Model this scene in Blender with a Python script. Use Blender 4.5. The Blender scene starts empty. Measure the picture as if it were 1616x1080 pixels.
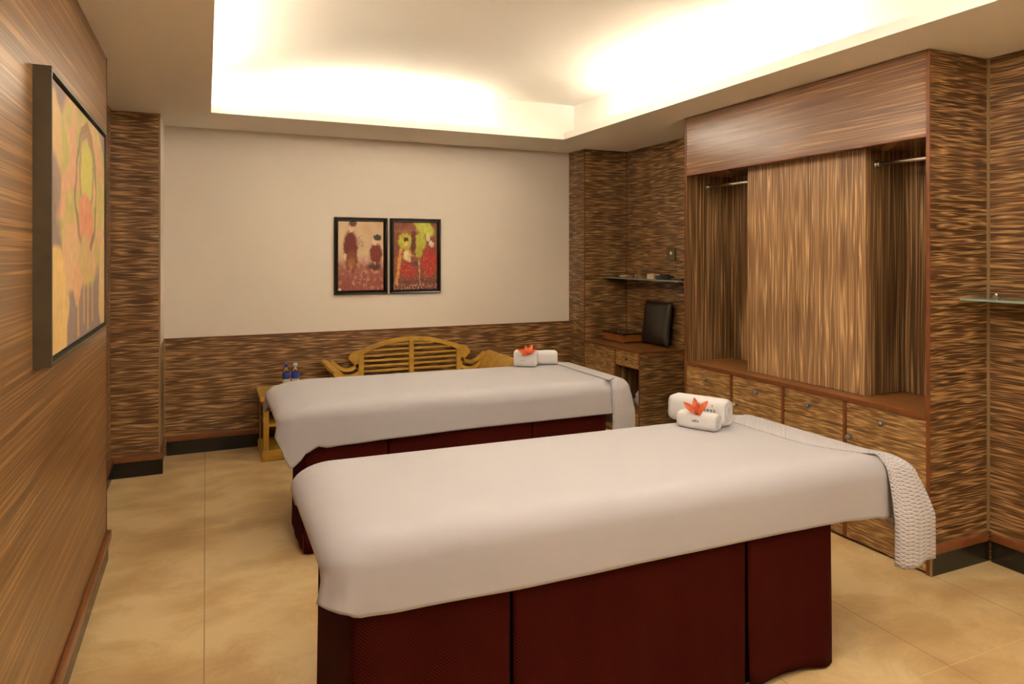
import bpy, bmesh, math, random
from mathutils import Vector, Matrix, noise

# ---------------------------------------------------------------- camera, world, lights, exposure
S = bpy.context.scene
COL = S.collection
cam_d = bpy.data.cameras.new('camera')
cam = bpy.data.objects.new('camera', cam_d)
COL.objects.link(cam)
cam.location = (0, 0, 1.45)
cam.rotation_euler = (math.radians(90), 0, -math.atan(483 / 1086.0))
cam_d.sensor_width = 36
cam_d.lens = 36 * 1086.0 / 1616.0
cam_d.shift_y = -138.0 / 1616.0
cam_d.clip_start = 0.02
S.camera = cam

w = bpy.data.worlds.new('world')
S.world = w
w.use_nodes = True
w.node_tree.nodes['Background'].inputs[0].default_value = (1.0, 0.8, 0.6, 1)
w.node_tree.nodes['Background'].inputs[1].default_value = 0.0

S.view_settings.view_transform = 'Standard'
S.view_settings.look = 'None'
S.view_settings.gamma = 1
S.view_settings.use_curve_mapping = False
S.view_settings.exposure = 1.18

CEIL = 2.38       # underside of the dropped soffit
TOPC = 2.70       # underside of the raised tray
TUBE = (1.0, 0.96, 0.92)
K = 1.0

def strip(loc, sx, sy, power, rot=(math.pi, 0, 0)):
    d = bpy.data.lights.new('cove_tube', 'AREA')
    d.shape = 'RECTANGLE'
    d.size, d.size_y = sx, sy
    d.energy = power * K
    d.color = TUBE
    o = bpy.data.objects.new('cove_tube', d)
    COL.objects.link(o)
    o.location = loc
    o.rotation_euler = rot
    return o

# fluorescent tubes lying on the ledge of the ceiling tray, all round it
strip((1.27, 5.00, 2.447), 1.17, 0.03, 5.2, (math.pi - 1.15, 0, 0))         # far side
strip((2.765, 3.38, 2.445), 0.03, 1.30, 23, (math.pi, 0.65, 0))             # wardrobe side
strip((2.76, 0.0, 2.445), 0.03, 1.20, 14, (math.pi, 0.45, 0))
strip((-0.09, 4.15, 2.445), 0.03, 1.25, 4.6, (math.pi, -0.7, 0))            # picture-wall side
strip((-0.09, 2.80, 2.445), 0.03, 1.20, 4.8, (math.pi, -0.7, 0))
strip((-0.08, 1.30, 2.445), 0.03, 1.20, 18, (math.pi, -0.5, 0))
strip((1.30, -0.53, 2.445), 1.20, 0.03, 12, (math.pi, 0, 0))               # near side, behind the camera
# added fill disks at soffit height behind the camera, soft light for walls and soffit
def down(x, y, power, size=0.12, z=CEIL):
    d = bpy.data.lights.new('fill_light', 'AREA')
    d.shape = 'DISK'
    d.size = size
    d.energy = power * K
    d.color = (1.0, 0.94, 0.86)
    o = bpy.data.objects.new('fill_light', d)
    COL.objects.link(o)
    o.location = (x, y, z - 0.004)
    return o

for x_ in (0.3, 1.5, 2.7):
    down(x_, -1.05, 3)
# two more added fills under the raised tray above the near table, out of view
down(0.75, 1.45, 3.0, 0.2, TOPC)
down(1.95, 1.45, 3.0, 0.2, TOPC)

# ---------------------------------------------------------------- materials
def new_mat(name):
    m = bpy.data.materials.new(name)
    m.use_nodes = True
    nt = m.node_tree
    b = nt.nodes['Principled BSDF']
    return m, nt, b

def N(nt, t, **kw):
    n = nt.nodes.new(t)
    for k, v in kw.items():
        setattr(n, k, v)
    return n

def srgb(r, g, b):
    f = lambda c: (c / 255 / 12.92) if c / 255 <= 0.04045 else ((c / 255 + 0.055) / 1.055) ** 2.4
    return (f(r), f(g), f(b), 1)

def simple(name, col, rough=0.5, metal=0.0, spec=0.5, var=0.0, vscale=8.0, bump=0.0, bscale=200.0, coat=0.0):
    m, nt, b = new_mat(name)
    b.inputs['Roughness'].default_value = rough
    b.inputs['Metallic'].default_value = metal
    b.inputs['Specular IOR Level'].default_value = spec
    b.inputs['Coat Weight'].default_value = coat
    geo = N(nt, 'ShaderNodeNewGeometry')
    if var:
        n = N(nt, 'ShaderNodeTexNoise')
        n.inputs['Scale'].default_value = vscale
        n.inputs['Detail'].default_value = 4
        nt.links.new(geo.outputs['Position'], n.inputs['Vector'])
        r = N(nt, 'ShaderNodeValToRGB')
        r.color_ramp.elements[0].position = 0.3
        r.color_ramp.elements[1].position = 0.7
        r.color_ramp.elements[0].color = tuple(c * (1 - var) for c in col[:3]) + (1,)
        r.color_ramp.elements[1].color = tuple(min(1, c * (1 + var)) for c in col[:3]) + (1,)
        nt.links.new(n.outputs['Fac'], r.inputs['Fac'])
        nt.links.new(r.outputs['Color'], b.inputs['Base Color'])
    else:
        b.inputs['Base Color'].default_value = col
    if bump:
        n2 = N(nt, 'ShaderNodeTexNoise')
        n2.inputs['Scale'].default_value = bscale
        nt.links.new(geo.outputs['Position'], n2.inputs['Vector'])
        bp = N(nt, 'ShaderNodeBump')
        bp.inputs['Strength'].default_value = bump
        bp.inputs['Distance'].default_value = 0.002
        nt.links.new(n2.outputs['Fac'], bp.inputs['Height'])
        nt.links.new(bp.outputs['Normal'], b.inputs['Normal'])
    return m

def zebrano(name, vertical=False, wavy=1.0, dash=8.0, pitch=75.0, dark=(66, 34, 10), mid=(112, 68, 30), light=(176, 124, 68), rough=0.32, seed=0.0, gain=0.5, sharp=7.0):
    """striped zebrano veneer: thin pale lines on dark brown, wavering along the grain"""
    m, nt, b = new_mat(name)
    L = nt.links.new
    geo = N(nt, 'ShaderNodeNewGeometry')
    sep = N(nt, 'ShaderNodeSeparateXYZ')
    L(geo.outputs['Position'], sep.inputs[0])
    add = N(nt, 'ShaderNodeMath', operation='SUBTRACT')
    L(sep.outputs['X'], add.inputs[0]); L(sep.outputs['Y'], add.inputs[1])
    along, across = (sep.outputs['Z'], add.outputs[0]) if vertical else (add.outputs[0], sep.outputs['Z'])
    def mth(op, x, y=None, z=None, clamp=False):
        n = N(nt, 'ShaderNodeMath', operation=op); n.use_clamp = clamp
        for k, v in enumerate((x, y, z)):
            if v is None: continue
            if isinstance(v, (int, float)): n.inputs[k].default_value = v
            else: L(v, n.inputs[k])
        return n.outputs[0]
    def stretched(a_s, c_s, off=0.0, src_across=None, detail=2.0):
        cmb = N(nt, 'ShaderNodeCombineXYZ'); L(mth('MULTIPLY', along, a_s), cmb.inputs[0]); L(mth('MULTIPLY', src_across or across, c_s), cmb.inputs[1]); cmb.inputs[2].default_value = off + seed
        nz = N(nt, 'ShaderNodeTexNoise'); nz.inputs['Scale'].default_value = 1.0; nz.inputs['Detail'].default_value = detail
        L(cmb.outputs[0], nz.inputs['Vector'])
        return nz.outputs['Fac']
    # wavering of the lines
    w1 = mth('MULTIPLY', stretched(11.0, 14.0, 3.1), 0.010 * wavy)
    w2 = mth('MULTIPLY', stretched(1.3, 2.0, 7.7), 0.016)
    ac = mth('ADD', across, mth('ADD', w1, w2))
    # thin pale ridges where a stretched noise crosses its middle value
    fine = stretched(dash, pitch, 11.0, ac, 0.0)
    ridge = mth('SUBTRACT', 1.0, mth('MULTIPLY', mth('ABSOLUTE', mth('SUBTRACT', fine, 0.5)), sharp), clamp=True)
    gate = mth('MULTIPLY', mth('SUBTRACT', stretched(dash * 1.3, pitch * 0.8, 31.0, ac, 0.0), 0.30), 3.0, clamp=True)
    line = mth('MULTIPLY', ridge, gate)
    broad = stretched(0.8, 22.0, 19.0, ac, 1.0)
    hair = stretched(dash, pitch * 2.6, 23.0, ac, 1.0)
    base = mth('MULTIPLY', mth('SUBTRACT', mth('MULTIPLY_ADD', hair, 0.6, broad), 0.55), 2.0, clamp=True)
    r0 = N(nt, 'ShaderNodeMix', data_type='RGBA'); L(base, r0.inputs['Factor'])
    r0.inputs['A'].default_value = srgb(*dark); r0.inputs['B'].default_value = srgb(*mid)
    r = N(nt, 'ShaderNodeMix', data_type='RGBA'); L(line, r.inputs['Factor'])
    L(r0.outputs['Result'], r.inputs['A']); r.inputs['B'].default_value = srgb(*light)
    L(r.outputs['Result'], b.inputs['Base Color'])
    b.inputs['Roughness'].default_value = rough
    b.inputs['Specular IOR Level'].default_value = gain
    return m

M = {}
M['plaster'] = simple('cream_plaster', srgb(236, 224, 208), 0.85, spec=0.2, var=0.012, vscale=3)
M['ceiling'] = simple('ceiling_paint', srgb(250, 244, 232), 0.9, spec=0.15, var=0.01, vscale=2)
M['veneer_left'] = zebrano('zebrano_veneer_straight', wavy=0.10, dash=0.8, pitch=85, rough=0.31, dark=(102, 70, 40), mid=(126, 89, 52), light=(184, 136, 82), sharp=9)
M['veneer'] = zebrano('zebrano_veneer_wavy', wavy=0.8, dash=5, pitch=92, rough=0.34, dark=(76, 48, 24), mid=(112, 76, 42), light=(204, 160, 106), sharp=7)
M['veneer_front'] = zebrano('zebrano_veneer_drawer', wavy=0.35, dash=9, pitch=120, rough=0.34, dark=(112, 78, 40), mid=(142, 104, 60), light=(212, 170, 112), seed=5, sharp=6)
M['veneer_header'] = zebrano('zebrano_veneer_header', wavy=0.12, dash=1.2, pitch=115, rough=0.23, dark=(108, 76, 54), mid=(128, 94, 68), light=(186, 140, 96), seed=9, sharp=9)
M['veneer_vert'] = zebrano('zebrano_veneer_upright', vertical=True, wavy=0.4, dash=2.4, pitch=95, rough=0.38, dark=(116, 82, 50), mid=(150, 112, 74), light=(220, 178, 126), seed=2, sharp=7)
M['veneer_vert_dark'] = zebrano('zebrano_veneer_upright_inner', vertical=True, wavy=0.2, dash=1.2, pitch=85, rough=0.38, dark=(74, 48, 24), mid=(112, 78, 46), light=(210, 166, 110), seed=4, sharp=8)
M['edge'] = simple('reddish_edge_band', srgb(118, 66, 32), 0.4, var=0.15, vscale=30)
M['mould'] = simple('oiled_moulding', srgb(128, 76, 42), 0.35, var=0.15, vscale=20)
M['skirting'] = simple('black_skirting', srgb(34, 30, 22), 0.25, spec=0.5)
M['trim_metal'] = simple('pale_corner_trim', srgb(150, 124, 84), 0.4)
M['counter'] = simple('oiled_counter_top', srgb(138, 88, 46), 0.32, var=0.18, vscale=22)
M['inner_box'] = simple('dark_brown_interior', srgb(70, 40, 18), 0.6)  # one even dark brown for carcasses and drawer bottom

def sheet_mat():
    m, nt, b = new_mat('white_cotton')
    L = nt.links.new
    b.inputs['Base Color'].default_value = (0.445, 0.42, 0.43, 1)
    b.inputs['Roughness'].default_value = 0.85
    b.inputs['Specular IOR Level'].default_value = 0.2
    b.inputs['Sheen Weight'].default_value = 0.15
    geo = N(nt, 'ShaderNodeNewGeometry')
    n = N(nt, 'ShaderNodeTexNoise'); n.inputs['Scale'].default_value = 9; n.inputs['Detail'].default_value = 2
    L(geo.outputs['Position'], n.inputs['Vector'])
    bp = N(nt, 'ShaderNodeBump'); bp.inputs['Strength'].default_value = 0.12; bp.inputs['Distance'].default_value = 0.02
    L(n.outputs['Fac'], bp.inputs['Height']); L(bp.outputs['Normal'], b.inputs['Normal'])
    return m
M['sheet'] = sheet_mat()

def waffle_mat():
    m, nt, b = new_mat('white_waffle_cotton')
    L = nt.links.new
    b.inputs['Roughness'].default_value = 0.9
    b.inputs['Specular IOR Level'].default_value = 0.15
    uv = N(nt, 'ShaderNodeUVMap')
    rot = N(nt, 'ShaderNodeMapping'); rot.inputs['Rotation'].default_value = (0, 0, math.radians(45)); rot.inputs['Scale'].default_value = (620, 620, 1)
    L(uv.outputs[0], rot.inputs['Vector'])
    sep = N(nt, 'ShaderNodeSeparateXYZ'); L(rot.outputs[0], sep.inputs[0])
    sx = N(nt, 'ShaderNodeMath', operation='SINE'); L(sep.outputs[0], sx.inputs[0])
    sy = N(nt, 'ShaderNodeMath', operation='SINE'); L(sep.outputs[1], sy.inputs[0])
    mx = N(nt, 'ShaderNodeMath', operation='MAXIMUM'); L(sx.outputs[0], mx.inputs[0]); L(sy.outputs[0], mx.inputs[1])
    r = N(nt, 'ShaderNodeValToRGB')
    r.color_ramp.elements[0].position = 0.0; r.color_ramp.elements[0].color = (0.50, 0.47, 0.475, 1)
    r.color_ramp.elements[1].position = 0.8; r.color_ramp.elements[1].color = (0.60, 0.565, 0.57, 1)
    L(mx.outputs[0], r.inputs['Fac']); L(r.outputs[0], b.inputs['Base Color'])
    bp = N(nt, 'ShaderNodeBump'); bp.inputs['Strength'].default_value = 0.6; bp.inputs['Distance'].default_value = 0.003
    L(mx.outputs[0], bp.inputs['Height']); L(bp.outputs['Normal'], b.inputs['Normal'])
    return m
M['waffle'] = waffle_mat()
M['terry'] = simple('white_terry', (0.66, 0.63, 0.61, 1), 0.95, spec=0.1, bump=0.6, bscale=350)
M['thread'] = simple('dark_embroidery_thread', srgb(60, 56, 52), 0.8)
M['petal'] = simple('orange_petal', srgb(196, 84, 34), 0.6, var=0.2, vscale=60)
M['petal_heart'] = simple('deep_orange_heart', srgb(160, 54, 20), 0.6)

def skirt_mat(name, c1, c2):
    m, nt, b = new_mat(name)
    L = nt.links.new
    geo = N(nt, 'ShaderNodeNewGeometry')
    sep = N(nt, 'ShaderNodeSeparateXYZ'); L(geo.outputs['Position'], sep.inputs[0])
    ad = N(nt, 'ShaderNodeMath', operation='ADD'); L(sep.outputs[0], ad.inputs[0]); L(sep.outputs[1], ad.inputs[1])
    a = N(nt, 'ShaderNodeMath', operation='MULTIPLY'); a.inputs[1].default_value = 620; L(ad.outputs[0], a.inputs[0])
    c = N(nt, 'ShaderNodeMath', operation='MULTIPLY'); c.inputs[1].default_value = 620; L(sep.outputs[2], c.inputs[0])
    sa = N(nt, 'ShaderNodeMath', operation='SINE'); L(a.outputs[0], sa.inputs[0])
    sc = N(nt, 'ShaderNodeMath', operation='SINE'); L(c.outputs[0], sc.inputs[0])
    mu = N(nt, 'ShaderNodeMath', operation='MULTIPLY'); L(sa.outputs[0], mu.inputs[0]); L(sc.outputs[0], mu.inputs[1])
    ma = N(nt, 'ShaderNodeMath', operation='MULTIPLY_ADD'); L(mu.outputs[0], ma.inputs[0]); ma.inputs[1].default_value = 0.5; ma.inputs[2].default_value = 0.5
    r = N(nt, 'ShaderNodeValToRGB')
    r.color_ramp.elements[0].color = c1; r.color_ramp.elements[1].color = c2
    L(ma.outputs[0], r.inputs['Fac']); L(r.outputs[0], b.inputs['Base Color'])
    b.inputs['Roughness'].default_value = 0.9
    b.inputs['Specular IOR Level'].default_value = 0.06
    bp = N(nt, 'ShaderNodeBump'); bp.inputs['Strength'].default_value = 0.3; bp.inputs['Distance'].default_value = 0.001
    L(ma.outputs[0], bp.inputs['Height']); L(bp.outputs['Normal'], b.inputs['Normal'])
    return m
M['skirt'] = skirt_mat('woven_maroon_fabric', srgb(38, 7, 4), srgb(76, 22, 12))
M['frame_dark'] = simple('dark_table_frame', srgb(30, 14, 9), 0.8, spec=0.1)
M['vinyl'] = simple('cream_vinyl_mattress', srgb(200, 180, 150), 0.6)

def floor_mat():
    m, nt, b = new_mat('sand_stone_tile')
    L = nt.links.new
    geo = N(nt, 'ShaderNodeNewGeometry')
    # leaf-like veils: distorted voronoi + noise
    n0 = N(nt, 'ShaderNodeTexNoise'); n0.inputs['Scale'].default_value = 2.2; n0.inputs['Detail'].default_value = 3
    L(geo.outputs['Position'], n0.inputs['Vector'])
    mixv = N(nt, 'ShaderNodeMix', data_type='VECTOR'); mixv.inputs['Factor'].default_value = 0.35
    L(geo.outputs['Position'], mixv.inputs['A']); L(n0.outputs['Color'], mixv.inputs['B'])
    mp = N(nt, 'ShaderNodeMapping'); mp.inputs['Scale'].default_value = (4.0, 8.5, 4); mp.inputs['Rotation'].default_value = (0, 0, 0.35)
    L(mixv.outputs['Result'], mp.inputs['Vector'])
    vo = N(nt, 'ShaderNodeTexVoronoi'); vo.inputs['Scale'].default_value = 1.0; vo.feature = 'SMOOTH_F1'; vo.inputs['Smoothness'].default_value = 0.25
    L(mp.outputs[0], vo.inputs['Vector'])
    n1 = N(nt, 'ShaderNodeTexNoise'); n1.inputs['Scale'].default_value = 5.0; n1.inputs['Detail'].default_value = 6; n1.inputs['Distortion'].default_value = 1.2
    L(mp.outputs[0], n1.inputs['Vector'])
    n2 = N(nt, 'ShaderNodeTexNoise'); n2.inputs['Scale'].default_value = 90; n2.inputs['Detail'].default_value = 3
    L(geo.outputs['Position'], n2.inputs['Vector'])
    a = N(nt, 'ShaderNodeMath', operation='MULTIPLY_ADD'); L(vo.outputs['Distance'], a.inputs[0]); a.inputs[1].default_value = 0.35; L(n0.outputs['Fac'], a.inputs[2])
    a2 = N(nt, 'ShaderNodeMath', operation='MULTIPLY_ADD'); L(n1.outputs['Fac'], a2.inputs[0]); a2.inputs[1].default_value = 0.25; L(a.outputs[0], a2.inputs[2])
    a3 = N(nt, 'ShaderNodeMath', operation='MULTIPLY_ADD'); L(n2.outputs['Fac'], a3.inputs[0]); a3.inputs[1].default_value = 0.12; L(a2.outputs[0], a3.inputs[2])
    r = N(nt, 'ShaderNodeValToRGB')
    cr = r.color_ramp
    cr.elements[0].position = 0.58; cr.elements[0].color = srgb(192, 156, 106)
    cr.elements[1].position = 1.0; cr.elements[1].color = srgb(231, 202, 150)
    e = cr.elements.new(0.80); e.color = srgb(212, 178, 124)
    L(a3.outputs[0], r.inputs['Fac'])
    # grout: crisp joints along y every 0.6 m (one under x = 0), faint ones across
    sep = N(nt, 'ShaderNodeSeparateXYZ'); L(geo.outputs['Position'], sep.inputs[0])
    def joint(axis, off, pitch, half):
        p = N(nt, 'ShaderNodeMath', operation='ADD'); L(sep.outputs[axis], p.inputs[0]); p.inputs[1].default_value = off + 60.0
        q = N(nt, 'ShaderNodeMath', operation='PINGPONG'); L(p.outputs[0], q.inputs[0]); q.inputs[1].default_value = pitch / 2
        c = N(nt, 'ShaderNodeMath', operation='LESS_THAN'); L(q.outputs[0], c.inputs[0]); c.inputs[1].default_value = half
        return c.outputs[0]
    jx = joint(0, 0.006, 0.60, 0.0016)
    jy = joint(1, 0.21, 0.60, 0.0014)
    m1 = N(nt, 'ShaderNodeMix', data_type='RGBA'); L(jy, m1.inputs['Factor']); L(r.outputs[0], m1.inputs['A']); m1.inputs['B'].default_value = srgb(226, 200, 150)
    mx = N(nt, 'ShaderNodeMix', data_type='RGBA'); L(jx, mx.inputs['Factor'])
    L(m1.outputs['Result'], mx.inputs['A']); mx.inputs['B'].default_value = srgb(150, 120, 80)
    L(mx.outputs['Result'], b.inputs['Base Color'])
    b.inputs['Roughness'].default_value = 0.42
    b.inputs['Specular IOR Level'].default_value = 0.35
    return m
M['floor'] = floor_mat()
M['teak'] = simple('golden_teak', srgb(190, 146, 56), 0.38, var=0.18, vscale=14)
M['teak_dark'] = simple('teak_interior', srgb(84, 54, 22), 0.6)
M['cushion_rib'] = simple('muted_purple_fabric', srgb(112, 76, 66), 0.8)
M['black_frame'] = simple('black_lacquer', srgb(30, 22, 14), 0.22, spec=0.6)
M['bronze_frame'] = simple('bronze_lacquer', srgb(84, 72, 52), 0.42, metal=0.3, var=0.12, vscale=18)
M['black_gap'] = simple('black_rebate', srgb(14, 12, 10), 0.7)
M['leather'] = simple('black_leather', srgb(40, 34, 26), 0.33, spec=0.6, bump=0.15, bscale=300)
M['chrome'] = simple('brushed_steel', (0.72, 0.68, 0.62, 1), 0.25, metal=1.0)
M['pewter'] = simple('pewter_knob', (0.30, 0.27, 0.24, 1), 0.4, metal=0.8)
M['box_wood'] = simple('red_brown_box_wood', srgb(140, 82, 34), 0.4, var=0.2, vscale=25)
M['black_glass'] = simple('black_glass_lid', srgb(24, 20, 16), 0.08, spec=0.8)
M['plastic_blue'] = simple('blue_cap_plastic', srgb(40, 60, 170), 0.35)
M['plastic_light'] = simple('pale_cap_plastic', srgb(170, 190, 215), 0.35)
M['label_blue'] = simple('blue_label', srgb(58, 66, 150), 0.5)
M['label_pale'] = simple('pale_label', srgb(196, 196, 160), 0.5)
M['white_bag'] = simple('white_plastic', srgb(200, 200, 205), 0.5)
M['pale_item'] = simple('pale_ceramic', srgb(214, 186, 150), 0.4)
M['dark_item'] = simple('dark_plastic', srgb(34, 28, 22), 0.4)

def glass_mat(name, col, rough=0.02):
    m, nt, b = new_mat(name)
    b.inputs['Base Color'].default_value = col
    b.inputs['Roughness'].default_value = rough
    b.inputs['Transmission Weight'].default_value = 1.0
    b.inputs['IOR'].default_value = 1.5
    return m
M['glass_green'] = glass_mat('green_edge_glass', (0.62, 0.80, 0.66, 1))
M['glass_green'].node_tree.nodes['Principled BSDF'].inputs['Transmission Weight'].default_value = 0.55
M['bottle_clear'] = glass_mat('clear_bottle_plastic', (0.9, 0.93, 0.92, 1), 0.05)

def paint_mat(name, rough=0.5):
    m, nt, b = new_mat(name)
    at = N(nt, 'ShaderNodeVertexColor'); at.layer_name = 'paint'
    nt.links.new(at.outputs['Color'], b.inputs['Base Color'])
    b.inputs['Roughness'].default_value = rough
    b.inputs['Specular IOR Level'].default_value = 0.3
    return m
M['canvas'] = paint_mat('painted_canvas', 0.6)
M['print'] = paint_mat('painted_print', 0.45)

# ---------------------------------------------------------------- helpers
def link(o, parent=None):
    COL.objects.link(o)
    if parent is not None:
        o.parent = parent
    return o

def base_of(parent):
    v = Vector((0, 0, 0))
    while parent is not None:
        v += parent.location
        parent = parent.parent
    return v

def mesh_obj(name, bm, mat, parent=None, smooth=False, mats=None):
    """links a bmesh built in room coordinates as ONE object with its origin at its base (or its thing's base)"""
    me = bpy.data.meshes.new(name)
    bm.normal_update()
    if parent is None:
        xs = [v.co.x for v in bm.verts]; ys = [v.co.y for v in bm.verts]; zs = [v.co.z for v in bm.verts]
        org = Vector(((min(xs) + max(xs)) / 2, (min(ys) + max(ys)) / 2, min(zs)))
        off = org
    else:
        off = base_of(parent); org = Vector((0, 0, 0))
    bmesh.ops.translate(bm, verts=bm.verts, vec=-off)
    bm.to_mesh(me); bm.free()
    for mm in (mats or [mat]):
        me.materials.append(mm)
    if smooth:
        for p in me.polygons:
            p.use_smooth = True
    o = bpy.data.objects.new(name, me)
    o.location = org
    return link(o, parent)

def smooth_by_angle(o, deg=35):
    me = o.data
    for p in me.polygons:
        p.use_smooth = True
    bm = bmesh.new(); bm.from_mesh(me)
    for e in bm.edges:
        if len(e.link_faces) == 2 and e.calc_face_angle(0) > math.radians(deg):
            e.smooth = False
    bm.to_mesh(me); bm.free()

class MB:
    def __init__(self):
        self.bm = bmesh.new()
    def box(self, x0, x1, y0, y1, z0, z1, bev=0.0, seg=2, mi=0):
        t = bmesh.new()
        bmesh.ops.create_cube(t, size=1)
        for v in t.verts:
            v.co = Vector(((x0 + x1) / 2 + v.co.x * (x1 - x0), (y0 + y1) / 2 + v.co.y * (y1 - y0), (z0 + z1) / 2 + v.co.z * (z1 - z0)))
        if bev:
            bmesh.ops.bevel(t, geom=list(t.edges), offset=bev, segments=seg, affect='EDGES', profile=0.5)
        self._merge(t, mi)
        return self
    def _merge(self, t, mi=0):
        vm = {}
        for v in t.verts:
            vm[v] = self.bm.verts.new(v.co)
        for f in t.faces:
            try:
                nf = self.bm.faces.new([vm[v] for v in f.verts]); nf.material_index = mi; nf.smooth = f.smooth
            except ValueError:
                pass
        t.free()
    def prism(self, poly, axis, a, b, mi=0, bev=0.0):
        """poly: 2D outline; axis 'x' -> (y,z), 'y' -> (x,z), 'z' -> (x,y); from a to b"""
        def P(p, h):
            return {'x': (h, p[0], p[1]), 'y': (p[0], h, p[1]), 'z': (p[0], p[1], h)}[axis]
        t = bmesh.new()
        A = [t.verts.new(P(p, a)) for p in poly]
        B = [t.verts.new(P(p, b)) for p in poly]
        n = len(poly)
        for i in range(n):
            t.faces.new((A[i], A[(i + 1) % n], B[(i + 1) % n], B[i]))
        t.faces.new(A[::-1]); t.faces.new(B)
        bmesh.ops.recalc_face_normals(t, faces=t.faces)
        if bev:
            bmesh.ops.bevel(t, geom=[e for e in t.edges], offset=bev, segments=2, affect='EDGES', profile=0.5)
        self._merge(t, mi)
        return self
    def cyl(self, p0, p1, r, seg=16, r2=None, mi=0):
        p0, p1 = Vector(p0), Vector(p1)
        r2 = r if r2 is None else r2
        d = (p1 - p0)
        q = d.to_track_quat('Z', 'Y')
        t = bmesh.new()
        bmesh.ops.create_cone(t, cap_ends=True, segments=seg, radius1=r, radius2=r2, depth=d.length)
        bmesh.ops.transform(t, matrix=Matrix.Translation((p0 + p1) / 2) @ q.to_matrix().to_4x4(), verts=t.verts)
        for f in t.faces:
            f.smooth = len(f.verts) == 4
        self._merge(t, mi)
        return self
    def sphere(self, c, r, seg=16, sc=(1, 1, 1), mi=0):
        t = bmesh.new()
        bmesh.ops.create_uvsphere(t, u_segments=seg, v_segments=seg // 2 + 2, radius=r)
        for v in t.verts:
            v.co = Vector(c) + Vector((v.co.x * sc[0], v.co.y * sc[1], v.co.z * sc[2]))
        for f in t.faces:
            f.smooth = True
        self._merge(t, mi)
        return self
    def lathe(self, prof, c, seg=24, mi=0):
        """prof: list of (r,z)"""
        t = bmesh.new()
        rings = []
        for r, z in prof:
            if r < 1e-5:
                rings.append([t.verts.new((c[0], c[1], c[2] + z))])
            else:
                rings.append([t.verts.new((c[0] + r * math.cos(2 * math.pi * k / seg), c[1] + r * math.sin(2 * math.pi * k / seg), c[2] + z)) for k in range(seg)])
        for a, b in zip(rings, rings[1:]):
            for k in range(seg):
                k2 = (k + 1) % seg
                if len(a) == 1 and len(b) == 1: continue
                if len(a) == 1: f = t.faces.new((a[0], b[k2], b[k]))
                elif len(b) == 1: f = t.faces.new((a[k], a[k2], b[0]))
                else: f = t.faces.new((a[k], a[k2], b[k2], b[k]))
                f.smooth = True
        bmesh.ops.recalc_face_normals(t, faces=t.faces)
        self._merge(t, mi)
        return self
    def ribbon(self, pts, h, y0, y1, mi=0):
        """strip following pts (x,z) in a vertical plane, half height h (number or list), between y0 and y1"""
        up, lo = [], []
        n = len(pts)
        for i, p in enumerate(pts):
            a = Vector(pts[max(0, i - 1)]); b = Vector(pts[min(n - 1, i + 1)])
            d = (b - a).normalized(); nn = Vector((-d.y, d.x))
            hh = h[i] if isinstance(h, (list, tuple)) else h
            up.append((p[0] + nn.x * hh, p[1] + nn.y * hh)); lo.append((p[0] - nn.x * hh, p[1] - nn.y * hh))
        t = bmesh.new()
        def V(p, y): return t.verts.new((p[0], y, p[1]))
        uf = [V(p, y0) for p in up]; lf = [V(p, y0) for p in lo]; ub = [V(p, y1) for p in up]; lb = [V(p, y1) for p in lo]
        for i in range(n - 1):
            t.faces.new((uf[i], uf[i + 1], lf[i + 1], lf[i])); t.faces.new((ub[i], lb[i], lb[i + 1], ub[i + 1]))
            t.faces.new((uf[i], ub[i], ub[i + 1], uf[i + 1])); t.faces.new((lf[i], lf[i + 1], lb[i + 1], lb[i]))
        t.faces.new((uf[0], lf[0], lb[0], ub[0])); t.faces.new((uf[-1], ub[-1], lb[-1], lf[-1]))
        bmesh.ops.recalc_face_normals(t, faces=t.faces)
        self._merge(t, mi)
        return self
    def obj(self, name, mat, parent=None, mats=None, auto=False):
        o = mesh_obj(name, self.bm, mat, parent, mats=mats)
        if auto:
            smooth_by_angle(o)
        return o

def tag(o, label=None, cat=None, group=None, kind=None):
    if label: o['label'] = label
    if cat: o['category'] = cat
    if group: o['group'] = group
    if kind: o['kind'] = kind
    return o

def struct(o):
    o['kind'] = 'structure'
    return o

def thing(name, loc, label, cat, group=None):
    o = bpy.data.objects.new(name, None)
    o.empty_display_size = 0.1
    o.location = loc
    link(o)
    return tag(o, label, cat, group)

# ---------------------------------------------------------------- room shell
YB = -1.6       # wall behind the camera
XL, XLR = -0.43, -0.56
FAR = 5.55
b = MB(); b.box(-0.9, 4.2, YB - 0.2, 6.0, -0.1, 0.0); struct(b.obj('floor', M['floor']))

# ceiling: soffit ring with a ledge, raised tray above
def ceiling():
    t = MB()
    x0, x1, y0, y1 = 0.03, 2.645, -0.45, 4.915     # opening
    rx0, rx1, ry0, ry1 = -0.15, 2.83, -0.62, 5.08   # tray behind the ledge
    LT = CEIL + 0.055
    X0, X1, Y0, Y1 = -0.9, 4.2, YB - 0.2, 6.0
    for (a, bb, c, d) in ((X0, x0, Y0, Y1), (x1, X1, Y0, Y1), (x0, x1, Y0, y0), (x0, x1, y1, Y1)):
        t.box(a, bb, c, d, CEIL, LT)
    for (a, bb, c, d) in ((X0, rx0, Y0, Y1), (rx1, X1, Y0, Y1), (rx0, rx1, Y0, ry0), (rx0, rx1, ry1, Y1)):
        t.box(a, bb, c, d, LT, TOPC + 0.1)
    t.box(rx0, rx1, ry0, ry1, TOPC, TOPC + 0.1)
    return struct(t.obj('ceiling', M['ceiling']))
ceiling()

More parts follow.
